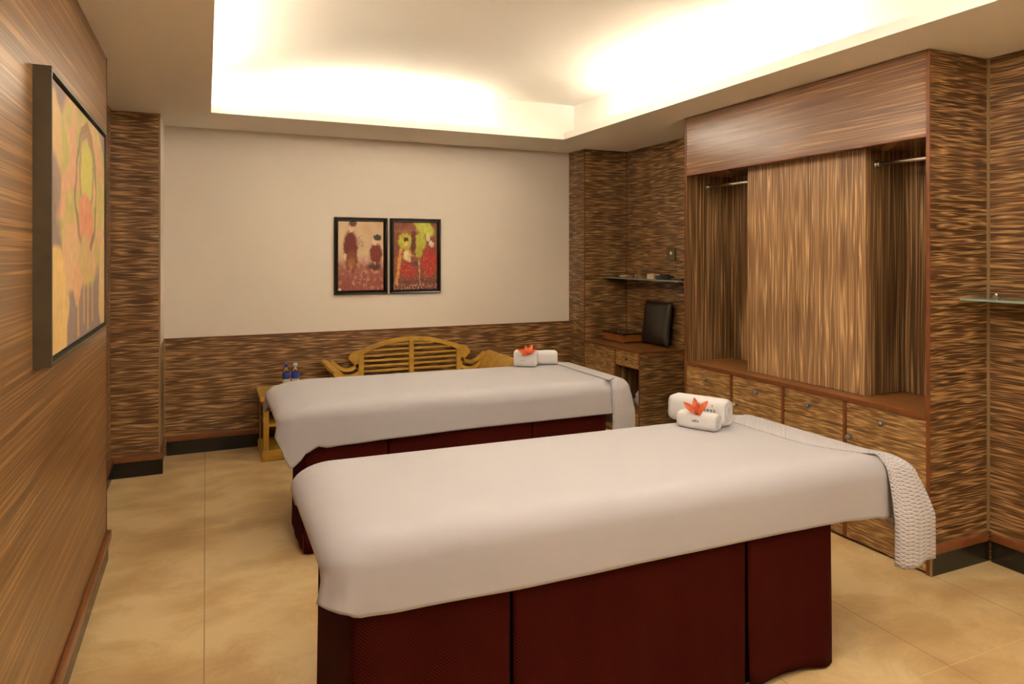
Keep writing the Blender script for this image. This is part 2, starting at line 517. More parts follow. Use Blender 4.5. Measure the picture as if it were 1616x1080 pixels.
WT = CEIL + 0.0
b = MB(); b.box(XL - 0.12, XL, YB, 3.75, 0, WT); struct(b.obj('wall_left', M['veneer_left']))
b = MB(); b.box(XLR - 0.2, XLR, 3.75, FAR + 0.1, 0, WT); struct(b.obj('wall_left_recess', M['veneer']))
b = MB(); b.box(XLR, -0.28, 5.10, FAR + 0.1, 0, WT); struct(b.obj('wall_pilaster', M['veneer']))
b = MB(); b.box(-0.28, -0.276, 5.104, FAR, 0.84, WT); struct(b.obj('trim_1', M['plaster']))
b = MB(); b.box(-0.285, -0.2745, 5.0985, 5.106, 0.14, WT); struct(b.obj('trim_2', M['trim_metal']))
b = MB(); b.box(-0.28, 3.08, FAR, FAR + 0.1, 0.84, WT); struct(b.obj('wall_far', M['plaster']))
b = MB(); b.box(-0.28, 3.08, FAR - 0.012, FAR + 0.1, 0, 0.84); struct(b.obj('wall_far_dado', M['veneer']))
b = MB(); b.box(-0.28, 3.04, FAR - 0.020, FAR - 0.010, 0.834, 0.845); struct(b.obj('trim_3', M['edge']))
b = MB(); b.box(-0.276, -0.268, FAR - 0.02, FAR - 0.012, 0.14, 0.84); struct(b.obj('trim_4', M['trim_metal']))
b = MB(); b.box(3.04, 3.70, 5.27, FAR + 0.1, 0, WT); struct(b.obj('wall_column', M['veneer']))
b = MB(); b.box(3.036, 3.044, 5.266, 5.274, 0, WT); struct(b.obj('trim_5', M['edge']))
b = MB(); b.box(3.48, 3.70, 3.81, 5.27, 0, WT); struct(b.obj('wall_right_alcove', M['veneer']))
b = MB(); b.box(3.474, 3.482, 5.262, 5.272, 0.70, WT); struct(b.obj('trim_6', M['edge']))
b = MB(); b.box(3.39, 3.70, YB, 2.066, 0, WT); struct(b.obj('wall_right', M['veneer']))
b = MB(); b.box(3.382, 3.392, 2.056, 2.066, 0.14, WT); struct(b.obj('trim_7', M['trim_metal']))
b = MB(); b.box(XL - 0.2, 3.70, YB - 0.12, YB, 0, WT); struct(b.obj('wall_back', M['plaster']))
# left wall end trim
b = MB(); b.box(XL - 0.02, XL + 0.002, 3.75, 3.756, 0.14, WT); struct(b.obj('trim_8', M['edge']))

def baseboard(name, x0, x1, y0, y1, nx, ny):
    """runs along the wall line (x0,y0)-(x1,y1); (nx,ny) points into the room"""
    for nm, t, z0, z1, m in ((name, 0.006, 0.0, 0.10, M['skirting']), (name + '_moulding', 0.020, 0.10, 0.142, M['mould'])):
        q = MB()
        xa, xb = sorted((x0, x1)); ya, yb = sorted((y0, y1))
        if nx:
            xa, xb = sorted((x0, x0 + nx * t))
        if ny:
            ya, yb = sorted((y0, y0 + ny * t))
        if 'moulding' in nm:
            # rounded quarter profile
            q.box(xa, xb, ya, yb, z0, z1, bev=0.006, seg=3)
        else:
            q.box(xa, xb, ya, yb, z0, z1)
        struct(q.obj(nm, m, auto=True))
baseboard('baseboard_left', XL, XL, YB, 3.77, 1, 0)
baseboard('baseboard_left_recess', XLR, XLR, 3.76, 5.10, 1, 0)
baseboard('baseboard_pilaster', XLR, -0.26, 5.10, 5.10, 0, -1)
baseboard('baseboard_pilaster_side', -0.28, -0.28, 5.10, FAR - 0.012, 1, 0)
baseboard('baseboard_far', -0.26, 3.04, FAR - 0.012, FAR - 0.012, 0, -1)
baseboard('baseboard_right', 3.39, 3.39, YB, 2.046, -1, 0)

# ---------------------------------------------------------------- wardrobe
def knob(x, y, z, parent):
    q = MB()
    q.cyl((x, y, z), (x - 0.012, y, z), 0.006, 12)
    q.sphere((x - 0.021, y, z), 0.0135, 16, (0.75, 1, 1))
    q.cyl((x + 0.001, y, z), (x - 0.003, y, z), 0.0125, 16)
    return q.obj('knob', M['pewter'], parent)

def wardrobe():
    X, YN, YF, XB = 2.98, 2.066, 3.805, 3.475
    t = thing('wardrobe', (3.18, 2.94, 0), 'tall built-in striped wood wardrobe with open hanging bays and drawers below', 'wardrobe')
    ST = 0.725
    q = MB(); q.box(X, 3.39, YN, YN + 0.018, 0.0, CEIL - 0.003); q.obj('side_panel', M['veneer'], t)
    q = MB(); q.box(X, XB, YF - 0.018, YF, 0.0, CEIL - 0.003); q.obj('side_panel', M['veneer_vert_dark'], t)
    for ye in (YN, YF - 0.018):
        q = MB(); q.box(X - 0.003, X, ye, ye + 0.018, 0.0, CEIL - 0.003); q.obj('edge_band', M['edge'], t)
    # inner linings of the side panels, grain upright
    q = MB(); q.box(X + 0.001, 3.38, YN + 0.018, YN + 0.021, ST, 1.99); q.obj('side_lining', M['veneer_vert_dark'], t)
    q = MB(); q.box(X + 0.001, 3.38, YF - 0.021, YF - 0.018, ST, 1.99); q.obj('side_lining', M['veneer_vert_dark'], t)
    q = MB(); q.box(X, 3.39, YN + 0.018, YF - 0.018, 1.99, CEIL - 0.003); q.obj('header', M['veneer_header'], t)
    q = MB(); q.box(X - 0.003, X + 0.004, YN + 0.018, YF - 0.018, 1.984, 1.994); q.obj('header_edge', M['edge'], t)
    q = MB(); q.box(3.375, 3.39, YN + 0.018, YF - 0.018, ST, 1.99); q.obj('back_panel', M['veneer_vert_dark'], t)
    q = MB(); q.box(X - 0.004, 3.375, YN + 0.018, YF - 0.018, ST - 0.022, ST, 0.002); q.obj('shelf', M['counter'], t)
    q = MB(); q.box(X - 0.007, X - 0.004, YN + 0.018, YF - 0.018, ST - 0.022, ST); q.obj('shelf_edge', M['edge'], t)
    # raised centre panel, a box standing forward of the back
    q = MB(); q.box(3.08, 3.12, 2.479, 3.316, ST + 0.003, 1.989); c = q.obj('centre_panel', M['veneer_vert'], t)
    for ye in (2.479, 3.30):
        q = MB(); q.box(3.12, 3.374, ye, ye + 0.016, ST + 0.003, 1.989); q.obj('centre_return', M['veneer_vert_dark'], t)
    # hanging rails
    for y0, y1 in ((2.088, 2.478), (3.317, 3.783)):
        q = MB(); q.cyl((3.16, y0, 1.915), (3.16, y1, 1.915), 0.0105, 16)
        r = q.obj('hanging_rail', M['chrome'], t)
        for ye, d in ((y0, 1), (y1, -1)):
            q = MB(); q.cyl((3.16, ye, 1.915), (3.16, ye + d * 0.022, 1.915), 0.0145, 16); q.cyl((3.16, ye, 1.915), (3.16, ye + d * 0.004, 1.915), 0.021, 16)
            q.obj('rail_socket', M['chrome'], r)
    # drawers and doors
    ys = [YN + 0.018, 2.52, 2.934, 3.351, YF - 0.018]
    q = MB(); q.box(X + 0.022, 3.375, YN + 0.018, YF - 0.018, 0.0, ST - 0.022); q.obj('carcass', M['inner_box'], t)
    for y in ys[1:-1]:
        q = MB(); q.box(X - 0.004, X + 0.024, y - 0.009, y + 0.009, 0.012, ST - 0.022); q.obj('divider', M['edge'], t)
    kn = [2.304, 2.745, 3.130, 3.582]
    dk = {0: 2.486, 2: 3.306}
    for i in range(4):
        a = ys[i] + (0.011 if i else 0.002); c = ys[i + 1] - (0.011 if i < 3 else 0.002)
        q = MB(); q.box(X, X + 0.02, a, c, 0.572, ST - 0.025, 0.0015); d = q.obj('drawer', M['veneer_front'], t)
        knob(X, kn[i], 0.637, d)
        q = MB(); q.box(X, X + 0.02, a, c, 0.012, 0.568, 0.0015); d = q.obj('door', M['veneer_front'], t)
        if i in dk:
            knob(X, dk[i], 0.528, d)
    # black skirting and moulding along the exposed end
    q = MB(); q.box(X + 0.004, 3.39, YN - 0.006, YN, 0, 0.10); q.obj('plinth', M['skirting'], t)
    q = MB(); q.box(X, 3.37, YN - 0.020, YN, 0.10, 0.142, 0.006, 3); q.obj('plinth_moulding', M['mould'], t, auto=True)
    q = MB(); q.box(X - 0.003, X + 0.004, YN - 0.008, YN, 0, 0.10); q.obj('corner_strip', M['trim_metal'], t)
wardrobe()

# ---------------------------------------------------------------- sideboard in the alcove
def sideboard():
    X, YN, YF, Z = 3.04, 4.42, 5.265, 0.70
    t = thing('sideboard', (3.26, 4.84, 0), 'low striped wood cabinet with small drawer and open niche between column and wardrobe', 'cabinet')
    q = MB(); q.box(X - 0.004, 3.478, YN, YF, Z - 0.016, Z, 0.0015); q.obj('top', M['counter'], t)
    q = MB(); q.box(X - 0.007, X - 0.004, YN, YF, Z - 0.016, Z); q.box(X - 0.004, 3.478, YN - 0.003, YN, Z - 0.016, Z); q.obj('top_edge', M['edge'], t)
    q = MB(); q.box(X + 0.002, 3.478, YN, YN + 0.02, 0.0, Z - 0.016); q.obj('side_panel', M['veneer'], t)
    q = MB(); q.box(X, X + 0.002, YN, YN + 0.02, 0.0, Z - 0.016); q.obj('edge_band', M['edge'], t)
    q = MB(); q.box(X + 0.02, 3.478, 4.765, 4.783, 0.0, Z - 0.016); q.obj('partition', M['veneer_vert_dark'], t)
    q = MB(); q.box(X, X + 0.02, 4.766, 4.781, 0.0, Z - 0.016); q.obj('edge_band', M['edge'], t)
    q = MB(); q.box(X, X + 0.02, 4.784, YF, 0.02, Z - 0.018); q.obj('door', M['veneer_front'], t)
    q = MB(); q.box(X + 0.022, 3.478, 4.784, YF, 0.0, Z - 0.018); q.obj('carcass', M['inner_box'], t)
    q = MB(); q.box(X, X + 0.02, YN + 0.022, 4.763, 0.562, Z - 0.019); d = q.obj('drawer', M['veneer_front'], t)
    q = MB(); q.sphere((X - 0.008, 4.60, 0.622), 0.009); q.cyl((X, 4.60, 0.622), (X - 0.008, 4.60, 0.622), 0.004); q.obj('knob', M['dark_item'], d)
    q = MB(); q.box(X + 0.02, 3.478, YN + 0.022, 4.763, 0.562, 0.574); q.obj('drawer_bottom', M['inner_box'], t)
    q = MB(); q.box(3.465, 3.478, YN + 0.022, 4.763, 0.0, 0.56); q.obj('niche_back', M['veneer_vert_dark'], t)
    q = MB(); q.box(X + 0.006, 3.464, YN + 0.022, 4.763, 0.215, 0.235); q.obj('niche_shelf', M['counter'], t)
    q = MB(); q.box(X + 0.01, X + 0.03, YN + 0.022, 4.763, 0.02, 0.213); q.obj('niche_panel', M['veneer_front'], t)
sideboard()

# crumpled plastic bag in the niche
def bag():
    random.seed(5)
    bm = bmesh.new()
    bmesh.ops.create_icosphere(bm, subdivisions=4, radius=1)
    for v in bm.verts:
        n = noise.fractal(v.co * 2.3, 1.0, 2.0, 4) * 0.22
        c = v.co * (1 + n)
        v.co = Vector((3.20 + c.x * 0.060, 4.60 + c.y * 0.080, 0.235 + max(0.0, 0.058 + c.z * 0.07)))
    o = mesh_obj('plastic_bag', bm, M['white_bag'], smooth=True)
    tag(o, 'crumpled white plastic bag lying in the open niche of the low cabinet', 'bag')
bag()

# wooden box with a dark lid
def wooden_box():
    t = thing('wooden_box', (3.34, 4.86, 0.7), 'shallow red-brown wooden box with black glossy lid on the low cabinet', 'box')
    x0, x1, y0, y1 = 3.20, 3.455, 4.90, 5.22
    for x, y in ((x0, y0), (x1 - 0.014, y0), (x0, y1 - 0.014), (x1 - 0.014, y1 - 0.014)):
        q = MB(); q.box(x, x + 0.014, y, y + 0.014, 0.70, 0.715); q.obj('foot', M['box_wood'], t)
    q = MB(); q.box(x0, x1, y0, y1, 0.712, 0.770, 0.002); q.obj('body', M['box_wood'], t)
    q = MB(); q.box(x0 - 0.006, x1 + 0.006, y0 - 0.006, y1 + 0.006, 0.771, 0.782, 0.002); l = q.obj('lid', M['black_glass'], t)
    q = MB(); q.sphere((3.26, 5.06, 0.787), 0.008); q.obj('lid_knob', M['chrome'], l)
wooden_box()

# black leather pad leaning upright against the alcove wall
def pad():
    t = thing('leather_cushion', (3.42, 4.705, 0.7), 'square black leather cushion propped upright on the low cabinet', 'cushion')
    bm = bmesh.new()
    n = 24
    grid = {}
    W, H, T = 0.175, 0.178, 0.040
    for s in (-1, 1):
        for i in range(n + 1):
            for j in range(n + 1):
                u, v = -1 + 2 * i / n, -1 + 2 * j / n
                k = max(0.0, (1 - abs(u) ** 5)) ** 0.4 * max(0.0, (1 - abs(v) ** 5)) ** 0.4
                pinch = 1 - 0.030 * (1 - abs(v) ** 2) * abs(u) ** 3
                pin2 = 1 - 0.030 * (1 - abs(u) ** 2) * abs(v) ** 3
                th = s * T * (0.10 + 0.90 * k)
                grid[(s, i, j)] = bm.verts.new((th, u * W * pinch, v * H * pin2))
    for s in (-1, 1):
        for i in range(n):
            for j in range(n):
                f = [grid[(s, i, j)], grid[(s, i + 1, j)], grid[(s, i + 1, j + 1)], grid[(s, i, j + 1)]]
                bm.faces.new(f if s > 0 else f[::-1])
    edge = [(i, 0) for i in range(n)] + [(n, j) for j in range(n)] + [(i, n) for i in range(n, 0, -1)] + [(0, j) for j in range(n, 0, -1)]
    for a, c in zip(edge, edge[1:] + edge[:1]):
        bm.faces.new((grid[(-1,) + a], grid[(-1,) + c], grid[(1,) + c], grid[(1,) + a]))
    bmesh.ops.recalc_face_normals(bm, faces=bm.faces)
    R = Matrix.Translation((3.405, 4.708, 0.700 + 0.183)) @ Matrix.Rotation(math.radians(7), 4, 'Y')
    bmesh.ops.transform(bm, matrix=R, verts=bm.verts)
    mesh_obj('cover', bm, M['leather'], t, smooth=True)
    # piping round the seam
    q = MB()
    pts = []
    for (i, j) in edge:
        u, v = -1 + 2 * i / n, -1 + 2 * j / n
        pinch = 1 - 0.030 * (1 - abs(v) ** 2) * abs(u) ** 3
        pin2 = 1 - 0.030 * (1 - abs(u) ** 2) * abs(v) ** 3
        pts.append(R @ Vector((0, u * W * pinch * 1.005, v * H * pin2 * 1.005)))
    for a, c in zip(pts, pts[1:] + pts[:1]):
        q.cyl(a, c, 0.0035, 8)
    q.obj('piping', M['dark_item'], t)
pad()

# switch plate
def plate():
    t = thing('wall_switch', (3.48, 4.61, 1.40), 'square silver glass switch plate with a bright button above the glass shelf', 'switch')
    q = MB(); q.box(3.468, 3.480, 4.555, 4.665, 1.405, 1.50, 0.003); q.obj('plate', simple('smoked_plate', srgb(124, 112, 84), 0.2, metal=0.5), t)
    q = MB(); q.cyl((3.468, 4.60, 1.462), (3.463, 4.60, 1.462), 0.014, 20); q.obj('button', simple('bright_button', srgb(220, 214, 196), 0.2), t)
    q = MB(); q.box(3.476, 3.480, 4.548, 4.672, 1.335, 1.404, 0.001); q.obj('lower_plate', M['veneer'], t)
plate()

# glass shelves
def glass_shelf(x0, x1, y0, y1, z, label, wall_x, clips):
    t = thing('glass_shelf', ((x0 + x1) / 2, (y0 + y1) / 2, z), label, 'shelf')
    q = MB(); q.box(x0, x1, y0, y1, z, z + 0.010, 0.001); q.obj('glass', M['glass_green'], t)
    for y in clips:
        q = MB(); q.box(wall_x - 0.024, wall_x, y - 0.012, y + 0.012, z - 0.010, z - 0.0002, 0.002); q.box(wall_x - 0.024, wall_x, y - 0.012, y + 0.012, z + 0.0102, z + 0.020, 0.002)
        q.sphere((wall_x - 0.012, y, z + 0.022), 0.010)
        q.obj('clip', M['chrome'], t)
glass_shelf(3.23, 3.478, 4.20, 5.262, 1.243, 'long green-edged glass shelf in the alcove above the low cabinet', 3.478, (4.35, 5.10))
glass_shelf(3.165, 3.388, 1.15, 2.055, 1.240, 'green-edged glass shelf in the corner right of the wardrobe', 3.388, (2.02, 1.3))

# things standing on the alcove shelf
def shelf_items():
    z = 1.2532
    q = MB(); q.box(3.27, 3.33, 4.57, 4.66, z, z + 0.040, 0.004); o = q.obj('jar', M['pale_item'])
    tag(o, 'small pale cream block-shaped container on the alcove glass shelf', 'container')
    q = MB(); q.box(3.27, 3.335, 4.38, 4.55, z, z + 0.032, 0.008); q.box(3.28, 3.325, 4.42, 4.50, z + 0.032, z + 0.042, 0.003); o = q.obj('remote_control', M['dark_item'], auto=True)
    tag(o, 'black gadget beside the pale container on the alcove glass shelf', 'remote control')
    q = MB(); q.box(3.28, 3.40, 4.23, 4.36, z, z + 0.014, 0.003); o = q.obj('card_holder', simple('brown_leatherette', srgb(78, 40, 20), 0.5))
    tag(o, 'flat brown case at the wardrobe end of the alcove glass shelf', 'case')
    q = MB()
    q.lathe([(0.0, 0.0), (0.022, 0.0), (0.038, 0.010), (0.042, 0.018), (0.039, 0.018), (0.033, 0.010), (0.0, 0.004)], (3.31, 5.06, z)); o = q.obj('trinket_dish', M['pale_item'])
    tag(o, 'tiny pale dish near the column end of the alcove glass shelf', 'dish')
shelf_items()

# ---------------------------------------------------------------- pictures
def paint_grid(parent, org, du, dv, nu, nv, fn, mat, name='canvas', thick=0.004, nrm=(0, -1, 0)):
    bm = bmesh.new()
    org, du, dv, nrm = Vector(org), Vector(du), Vector(dv), Vector(nrm)
    V = [[bm.verts.new(org + du * (i / nu) + dv * (j / nv)) for i in range(nu + 1)] for j in range(nv + 1)]
    cl = bm.loops.layers.float_color.new('paint')
    for j in range(nv):
        for i in range(nu):
            f = bm.faces.new((V[j][i], V[j][i + 1], V[j + 1][i + 1], V[j + 1][i]))
            for l, (a, c) in zip(f.loops, ((i, j), (i + 1, j), (i + 1, j + 1), (i, j + 1))):
                l[cl] = fn(a / nu, c / nv)
    # back face
    c4 = [bm.verts.new(org - nrm * thick), bm.verts.new(org + du - nrm * thick), bm.verts.new(org + du + dv - nrm * thick), bm.verts.new(org + dv - nrm * thick)]
    bm.faces.new(c4[::-1])
    c0 = [V[0][0], V[0][nu], V[nv][nu], V[nv][0]]
    for k in range(4):
        try: bm.faces.new((c4[k], c4[(k + 1) % 4], c0[(k + 1) % 4], c0[k]))
        except ValueError: pass
    o = mesh_obj(name, bm, mat, parent)
    return o

def mixc(a, b, t):
    t = max(0.0, min(1.0, t))
    return tuple(a[k] * (1 - t) + b[k] * t for k in range(3))
def n2(u, v, s, z=0.0):
    return noise.noise(Vector((u * s, v * s, z))) * 0.5 + 0.5
def ell(u, v, cx, cy, rx, ry, soft=0.15, rot=0.0):
    x, y = u - cx, v - cy
    if rot:
        c, s = math.cos(rot), math.sin(rot); x, y = x * c + y * s, -x * s + y * c
    d = math.sqrt((x / rx) ** 2 + (y / ry) ** 2)
    return max(0.0, min(1.0, (1 + soft - d) / (2 * soft)))
def seg_d(u, v, a, b, w, soft=0.4):
    ax, ay = a; bx, by = b
    L2 = (bx - ax) ** 2 + (by - ay) ** 2
    t = max(0, min(1, ((u - ax) * (bx - ax) + (v - ay) * (by - ay)) / L2))
    d = math.hypot(u - ax - t * (bx - ax), (v - ay - t * (by - ay)) * 1.4)
    return max(0.0, min(1.0, (w * (1 + soft) - d) / (2 * w * soft)))
C = lambda r, g, b: srgb(r, g, b)[:3]

def paint_left(u, v):
    # two women in dark red dress over a flowered ground, pale backdrop
    j = (n2(u, v, 22) - 0.5) * 0.04
    u2, v2 = u + j, v + (n2(u, v, 25, 3) - 0.5) * 0.04
    c = mixc(C(226, 198, 160), C(206, 166, 126), n2(u, v, 5, 1))
    c = mixc(c, C(160, 98, 78), max(0, min(1, (0.47 - v2 + 0.12 * (n2(u, v, 6, 4) - 0.5)) * 9)))
    c = mixc(c, C(140, 64, 50), 0.6 * max(0, min(1, (0.30 - v2) * 6)))
    c = mixc(c, C(206, 160, 140), 0.8 * ell(u2, v2, 0.62, 0.44, 0.20, 0.07, 0.4))
    c = mixc(c, C(120, 52, 42), ell(u2, v2, 0.27, 0.62, 0.155, 0.24))
    c = mixc(c, C(136, 72, 48), ell(u2, v2, 0.30, 0.42, 0.13, 0.16))
    c = mixc(c, C(176, 110, 50), 0.8 * ell(u2, v2, 0.29, 0.40, 0.08, 0.07, 0.3))
    c = mixc(c, C(228, 190, 160), ell(u2, v2, 0.29, 0.89, 0.055, 0.05))
    c = mixc(c, C(100, 70, 60), ell(u2, v2, 0.32, 0.965, 0.085, 0.045))
    c = mixc(c, C(222, 190, 160), ell(u2, v2, 0.15, 0.49, 0.035, 0.055))
    c = mixc(c, C(128, 54, 44), ell(u2, v2, 0.83, 0.53, 0.14, 0.15))
    c = mixc(c, C(230, 196, 168), ell(u2, v2, 0.80, 0.71, 0.06, 0.055))
    c = mixc(c, C(74, 66, 60), ell(u2, v2, 0.86, 0.77, 0.085, 0.045))
    c = mixc(c, C(80, 44, 38), 0.9 * ell(u2, v2, 0.80, 0.35, 0.15, 0.06, 0.3))
    for k, (x, y, r) in enumerate(((0.46, 0.76, 0.07), (0.45, 0.68, 0.08), (0.54, 0.66, 0.05))):
        if n2(u, v, 40, k) > 0.55: c = mixc(c, C(150, 110, 80), ell(u2, v2, x, y, r, r * 0.6))
    if v < 0.34:
        t = n2(u, v, 46, 8)
        c = mixc(c, C(214, 172, 170), (t - 0.62) * 6 * max(ell(u, v, 0.58, 0.10, 0.22, 0.10, 0.4), 0.35 * (u < 0.6)))
        c = mixc(c, C(186, 74, 54), (n2(u, v, 30, 12) - 0.60) * 5 * ell(u, v, 0.55, 0.26, 0.2, 0.09, 0.4))
    m_ = 0.72 + 0.56 * n2(u, v, 17, 14)
    if v < 0.5: c = tuple(min(1, k * m_) for k in c)
    c = mixc(c, C(196, 140, 120), (n2(u, v, 13, 40) - 0.56) * 5 * (v < 0.42))
    c = mixc(c, C(240, 226, 210), ell(u, v, 0.04, 0.02, 0.035, 0.018))
    return (*c, 1)

def paint_right(u, v):
    j = (n2(u, v, 22, 5) - 0.5) * 0.05
    u2, v2 = u + j, v + (n2(u, v, 25, 7) - 0.5) * 0.05
    c = mixc(C(126, 70, 50), C(156, 96, 66), n2(u, v, 6, 2))
    c = mixc(c, C(176, 110, 74), 0.7 * seg_d(u2, v2, (0.05, 0.86), (0.75, 0.88), 0.03))
    c = mixc(c, C(196, 190, 70), ell(u2, v2, 0.27, 0.72, 0.16, 0.12))
    c = mixc(c, C(206, 204, 84), ell(u2, v2, 0.70, 0.93, 0.24, 0.11, 0.2, -0.4))
    c = mixc(c, C(190, 186, 70), ell(u2, v2, 0.62, 0.72, 0.12, 0.14))
    c = mixc(c, C(176, 170, 66), ell(u2, v2, 0.58, 0.56, 0.09, 0.09))
    c = mixc(c, C(110, 56, 42), seg_d(u2, v2, (0.45, 0.84), (0.45, 0.60), 0.05))
    c = mixc(c, C(86, 50, 36), ell(u2, v2, 0.29, 0.74, 0.06, 0.035))
    c = mixc(c, C(226, 198, 120), ell(u2, v2, 0.28, 0.67, 0.045, 0.04))
    c = mixc(c, C(226, 206, 150), ell(u2, v2, 0.31, 0.51, 0.09, 0.09))
    c = mixc(c, C(168, 60, 44), ell(u2, v2, 0.35, 0.30, 0.20, 0.13))
    c = mixc(c, C(96, 70, 60), ell(u2, v2, 0.50, 0.37, 0.06, 0.05))
    c = mixc(c, C(226, 190, 170), 0.8 * ell(u2, v2, 0.36, 0.43, 0.04, 0.02))
    c = mixc(c, C(178, 58, 44), ell(u2, v2, 0.82, 0.40, 0.18, 0.20))
    c = mixc(c, C(160, 60, 46), ell(u2, v2, 0.88, 0.60, 0.08, 0.09))
    c = mixc(c, C(226, 200, 180), ell(u2, v2, 0.87, 0.68, 0.06, 0.045))
    c = mixc(c, C(220, 204, 160), ell(u2, v2, 0.80, 0.77, 0.05, 0.06))
    c = mixc(c, C(104, 62, 52), max(0, min(1, (0.20 - v2) * 14)) * 0.8)
    c = mixc(c, C(216, 150, 76), seg_d(u2, v2, (0.17, 0.60), (0.07, 0.10), 0.035))
    c = mixc(c, C(210, 150, 84), seg_d(u2, v2, (0.30, 0.62), (0.44, 0.50), 0.02))
    c = mixc(c, C(220, 180, 120), 0.7 * seg_d(u2, v2, (0.58, 0.44), (0.60, 0.08), 0.010))
    if v < 0.5:
        c = mixc(c, C(222, 140, 120), (n2(u, v, 44, 9) - 0.64) * 5)
    if v < 0.09:
        c = mixc(c, C(220, 170, 150), (n2(u, v, 40, 19) - 0.55) * 5)
    m_ = 0.70 + 0.60 * n2(u, v, 16, 33)
    c = tuple(min(1, k * m_) for k in c)
    return (*c, 1)

def picture(x0, x1, z0, z1, fn, label):
    y = FAR
    t = thing('framed_picture', ((x0 + x1) / 2, y, z0), label, 'picture')
    fw = 0.034
    q = MB()
    prof = [(0.0, 0.0), (0.0, 0.020), (0.006, 0.027), (0.013, 0.025), (0.018, 0.017), (0.025, 0.019), (0.031, 0.014), (fw, 0.008), (fw, 0.0)]  # (inset, depth)
    bm = q.bm
    rings = []
    for ins, dep in prof:
        rings.append([bm.verts.new(p) for p in ((x0 + ins, y - dep, z0 + ins), (x1 - ins, y - dep, z0 + ins), (x1 - ins, y - dep, z1 - ins), (x0 + ins, y - dep, z1 - ins))])
    for a, c in zip(rings, rings[1:]):
        for k in range(4):
            bm.faces.new((a[k], a[(k + 1) % 4], c[(k + 1) % 4], c[k]))
    bmesh.ops.recalc_face_normals(bm, faces=bm.faces)
    q.obj('frame', M['black_frame'], t)
    paint_grid(t, (x0 + fw - 0.003, y - 0.008, z0 + fw - 0.003), (x1 - x0 - 2 * fw + 0.006, 0, 0), (0, 0, z1 - z0 - 2 * fw + 0.006), 84, 126, fn, M['print'])
picture(0.924, 1.352, 1.130, 1.748, paint_left, 'left black-framed picture of two women in dark red against a pale backdrop')
picture(1.372, 1.806, 1.130, 1.748, paint_right, 'right black-framed picture of two red-skirted figures with yellow-green foliage')

def paint_big(u, v):
    # lotus-like garland round an oval, drips below; u runs from the near edge to the far one
    j = (n2(u * 1.4, v, 9, 5) - 0.5) * 0.07
    uu, vv = u + j, v + (n2(u, v, 11, 6) - 0.5) * 0.05
    back = mixc(C(152, 128, 116), C(132, 112, 102), n2(u, v, 5, 1))
    c = back
    green = C(184, 172, 98); pink = C(214, 160, 124); ochre = C(208, 174, 118); yel = C(204, 192, 96)
    # big foliage ring
    body = ell(uu, vv, 0.55, 0.66, 0.50, 0.44, 0.05)
    t = n2(u, v, 8, 2); s = n2(u * 1.3, v, 10, 3)
    leaf = mixc(green, pink, (t - 0.44) * 6)
    leaf = mixc(leaf, ochre, (s - 0.5) * 5)
    c = mixc(c, leaf, body)
    c = mixc(c, ochre, ell(uu, vv, 0.04, 0.80, 0.10, 0.16, 0.1))
    c = mixc(c, back, 0.9 * ell(uu, vv, 0.0, 0.62, 0.13, 0.12, 0.15))
    # inner ring
    d = math.sqrt(((uu - 0.57) / 0.21) ** 2 + ((vv - 0.66) / 0.30) ** 2)
    if 0.90 < d < 1.05: c = mixc(c, C(122, 100, 74), 0.75)
    d2 = math.sqrt(((uu - 0.57) / 0.155) ** 2 + ((vv - 0.74) / 0.19) ** 2)
    if 0.82 < d2 < 1.0 and vv > 0.62: c = mixc(c, C(150, 124, 92), 0.8)
    c = mixc(c, yel, ell(uu, vv, 0.57, 0.73, 0.115, 0.15, 0.06))
    c = mixc(c, mixc(pink, C(208, 120, 84), n2(u, v, 16, 9)), ell(uu, vv, 0.56, 0.53, 0.15, 0.12, 0.1))
    # lower fringe
    c = mixc(c, mixc(pink, ochre, s), ell(uu, vv, 0.30, 0.34, 0.16, 0.14, 0.1))
    c = mixc(c, mixc(pink, green, t), ell(uu, vv, 0.55, 0.34, 0.13, 0.11, 0.1))
    c = mixc(c, pink, ell(uu, vv, 0.40, 0.24, 0.07, 0.09, 0.1))
    for x, b0, w_ in ((0.41, 0.02, 0.016), (0.60, 0.02, 0.014), (0.70, 0.05, 0.012), (0.52, 0.06, 0.012)):
        c = mixc(c, C(206, 164, 92), 0.9 * seg_d(u + 0.3 * j, v, (x, 0.34), (x, b0), w_))
    # ochre leaves at the bottom corners
    c = mixc(c, mixc(ochre, C(226, 186, 110), t), ell(uu, vv, 0.07, 0.15, 0.17, 0.25, 0.05))
    c = mixc(c, ochre, ell(uu, vv, 0.99, 0.2, 0.14, 0.26, 0.06))
    m_ = 0.88 + 0.24 * n2(u, v, 26, 14)
    c = tuple(min(1, k * m_) for k in c)
    return (*c, 1)

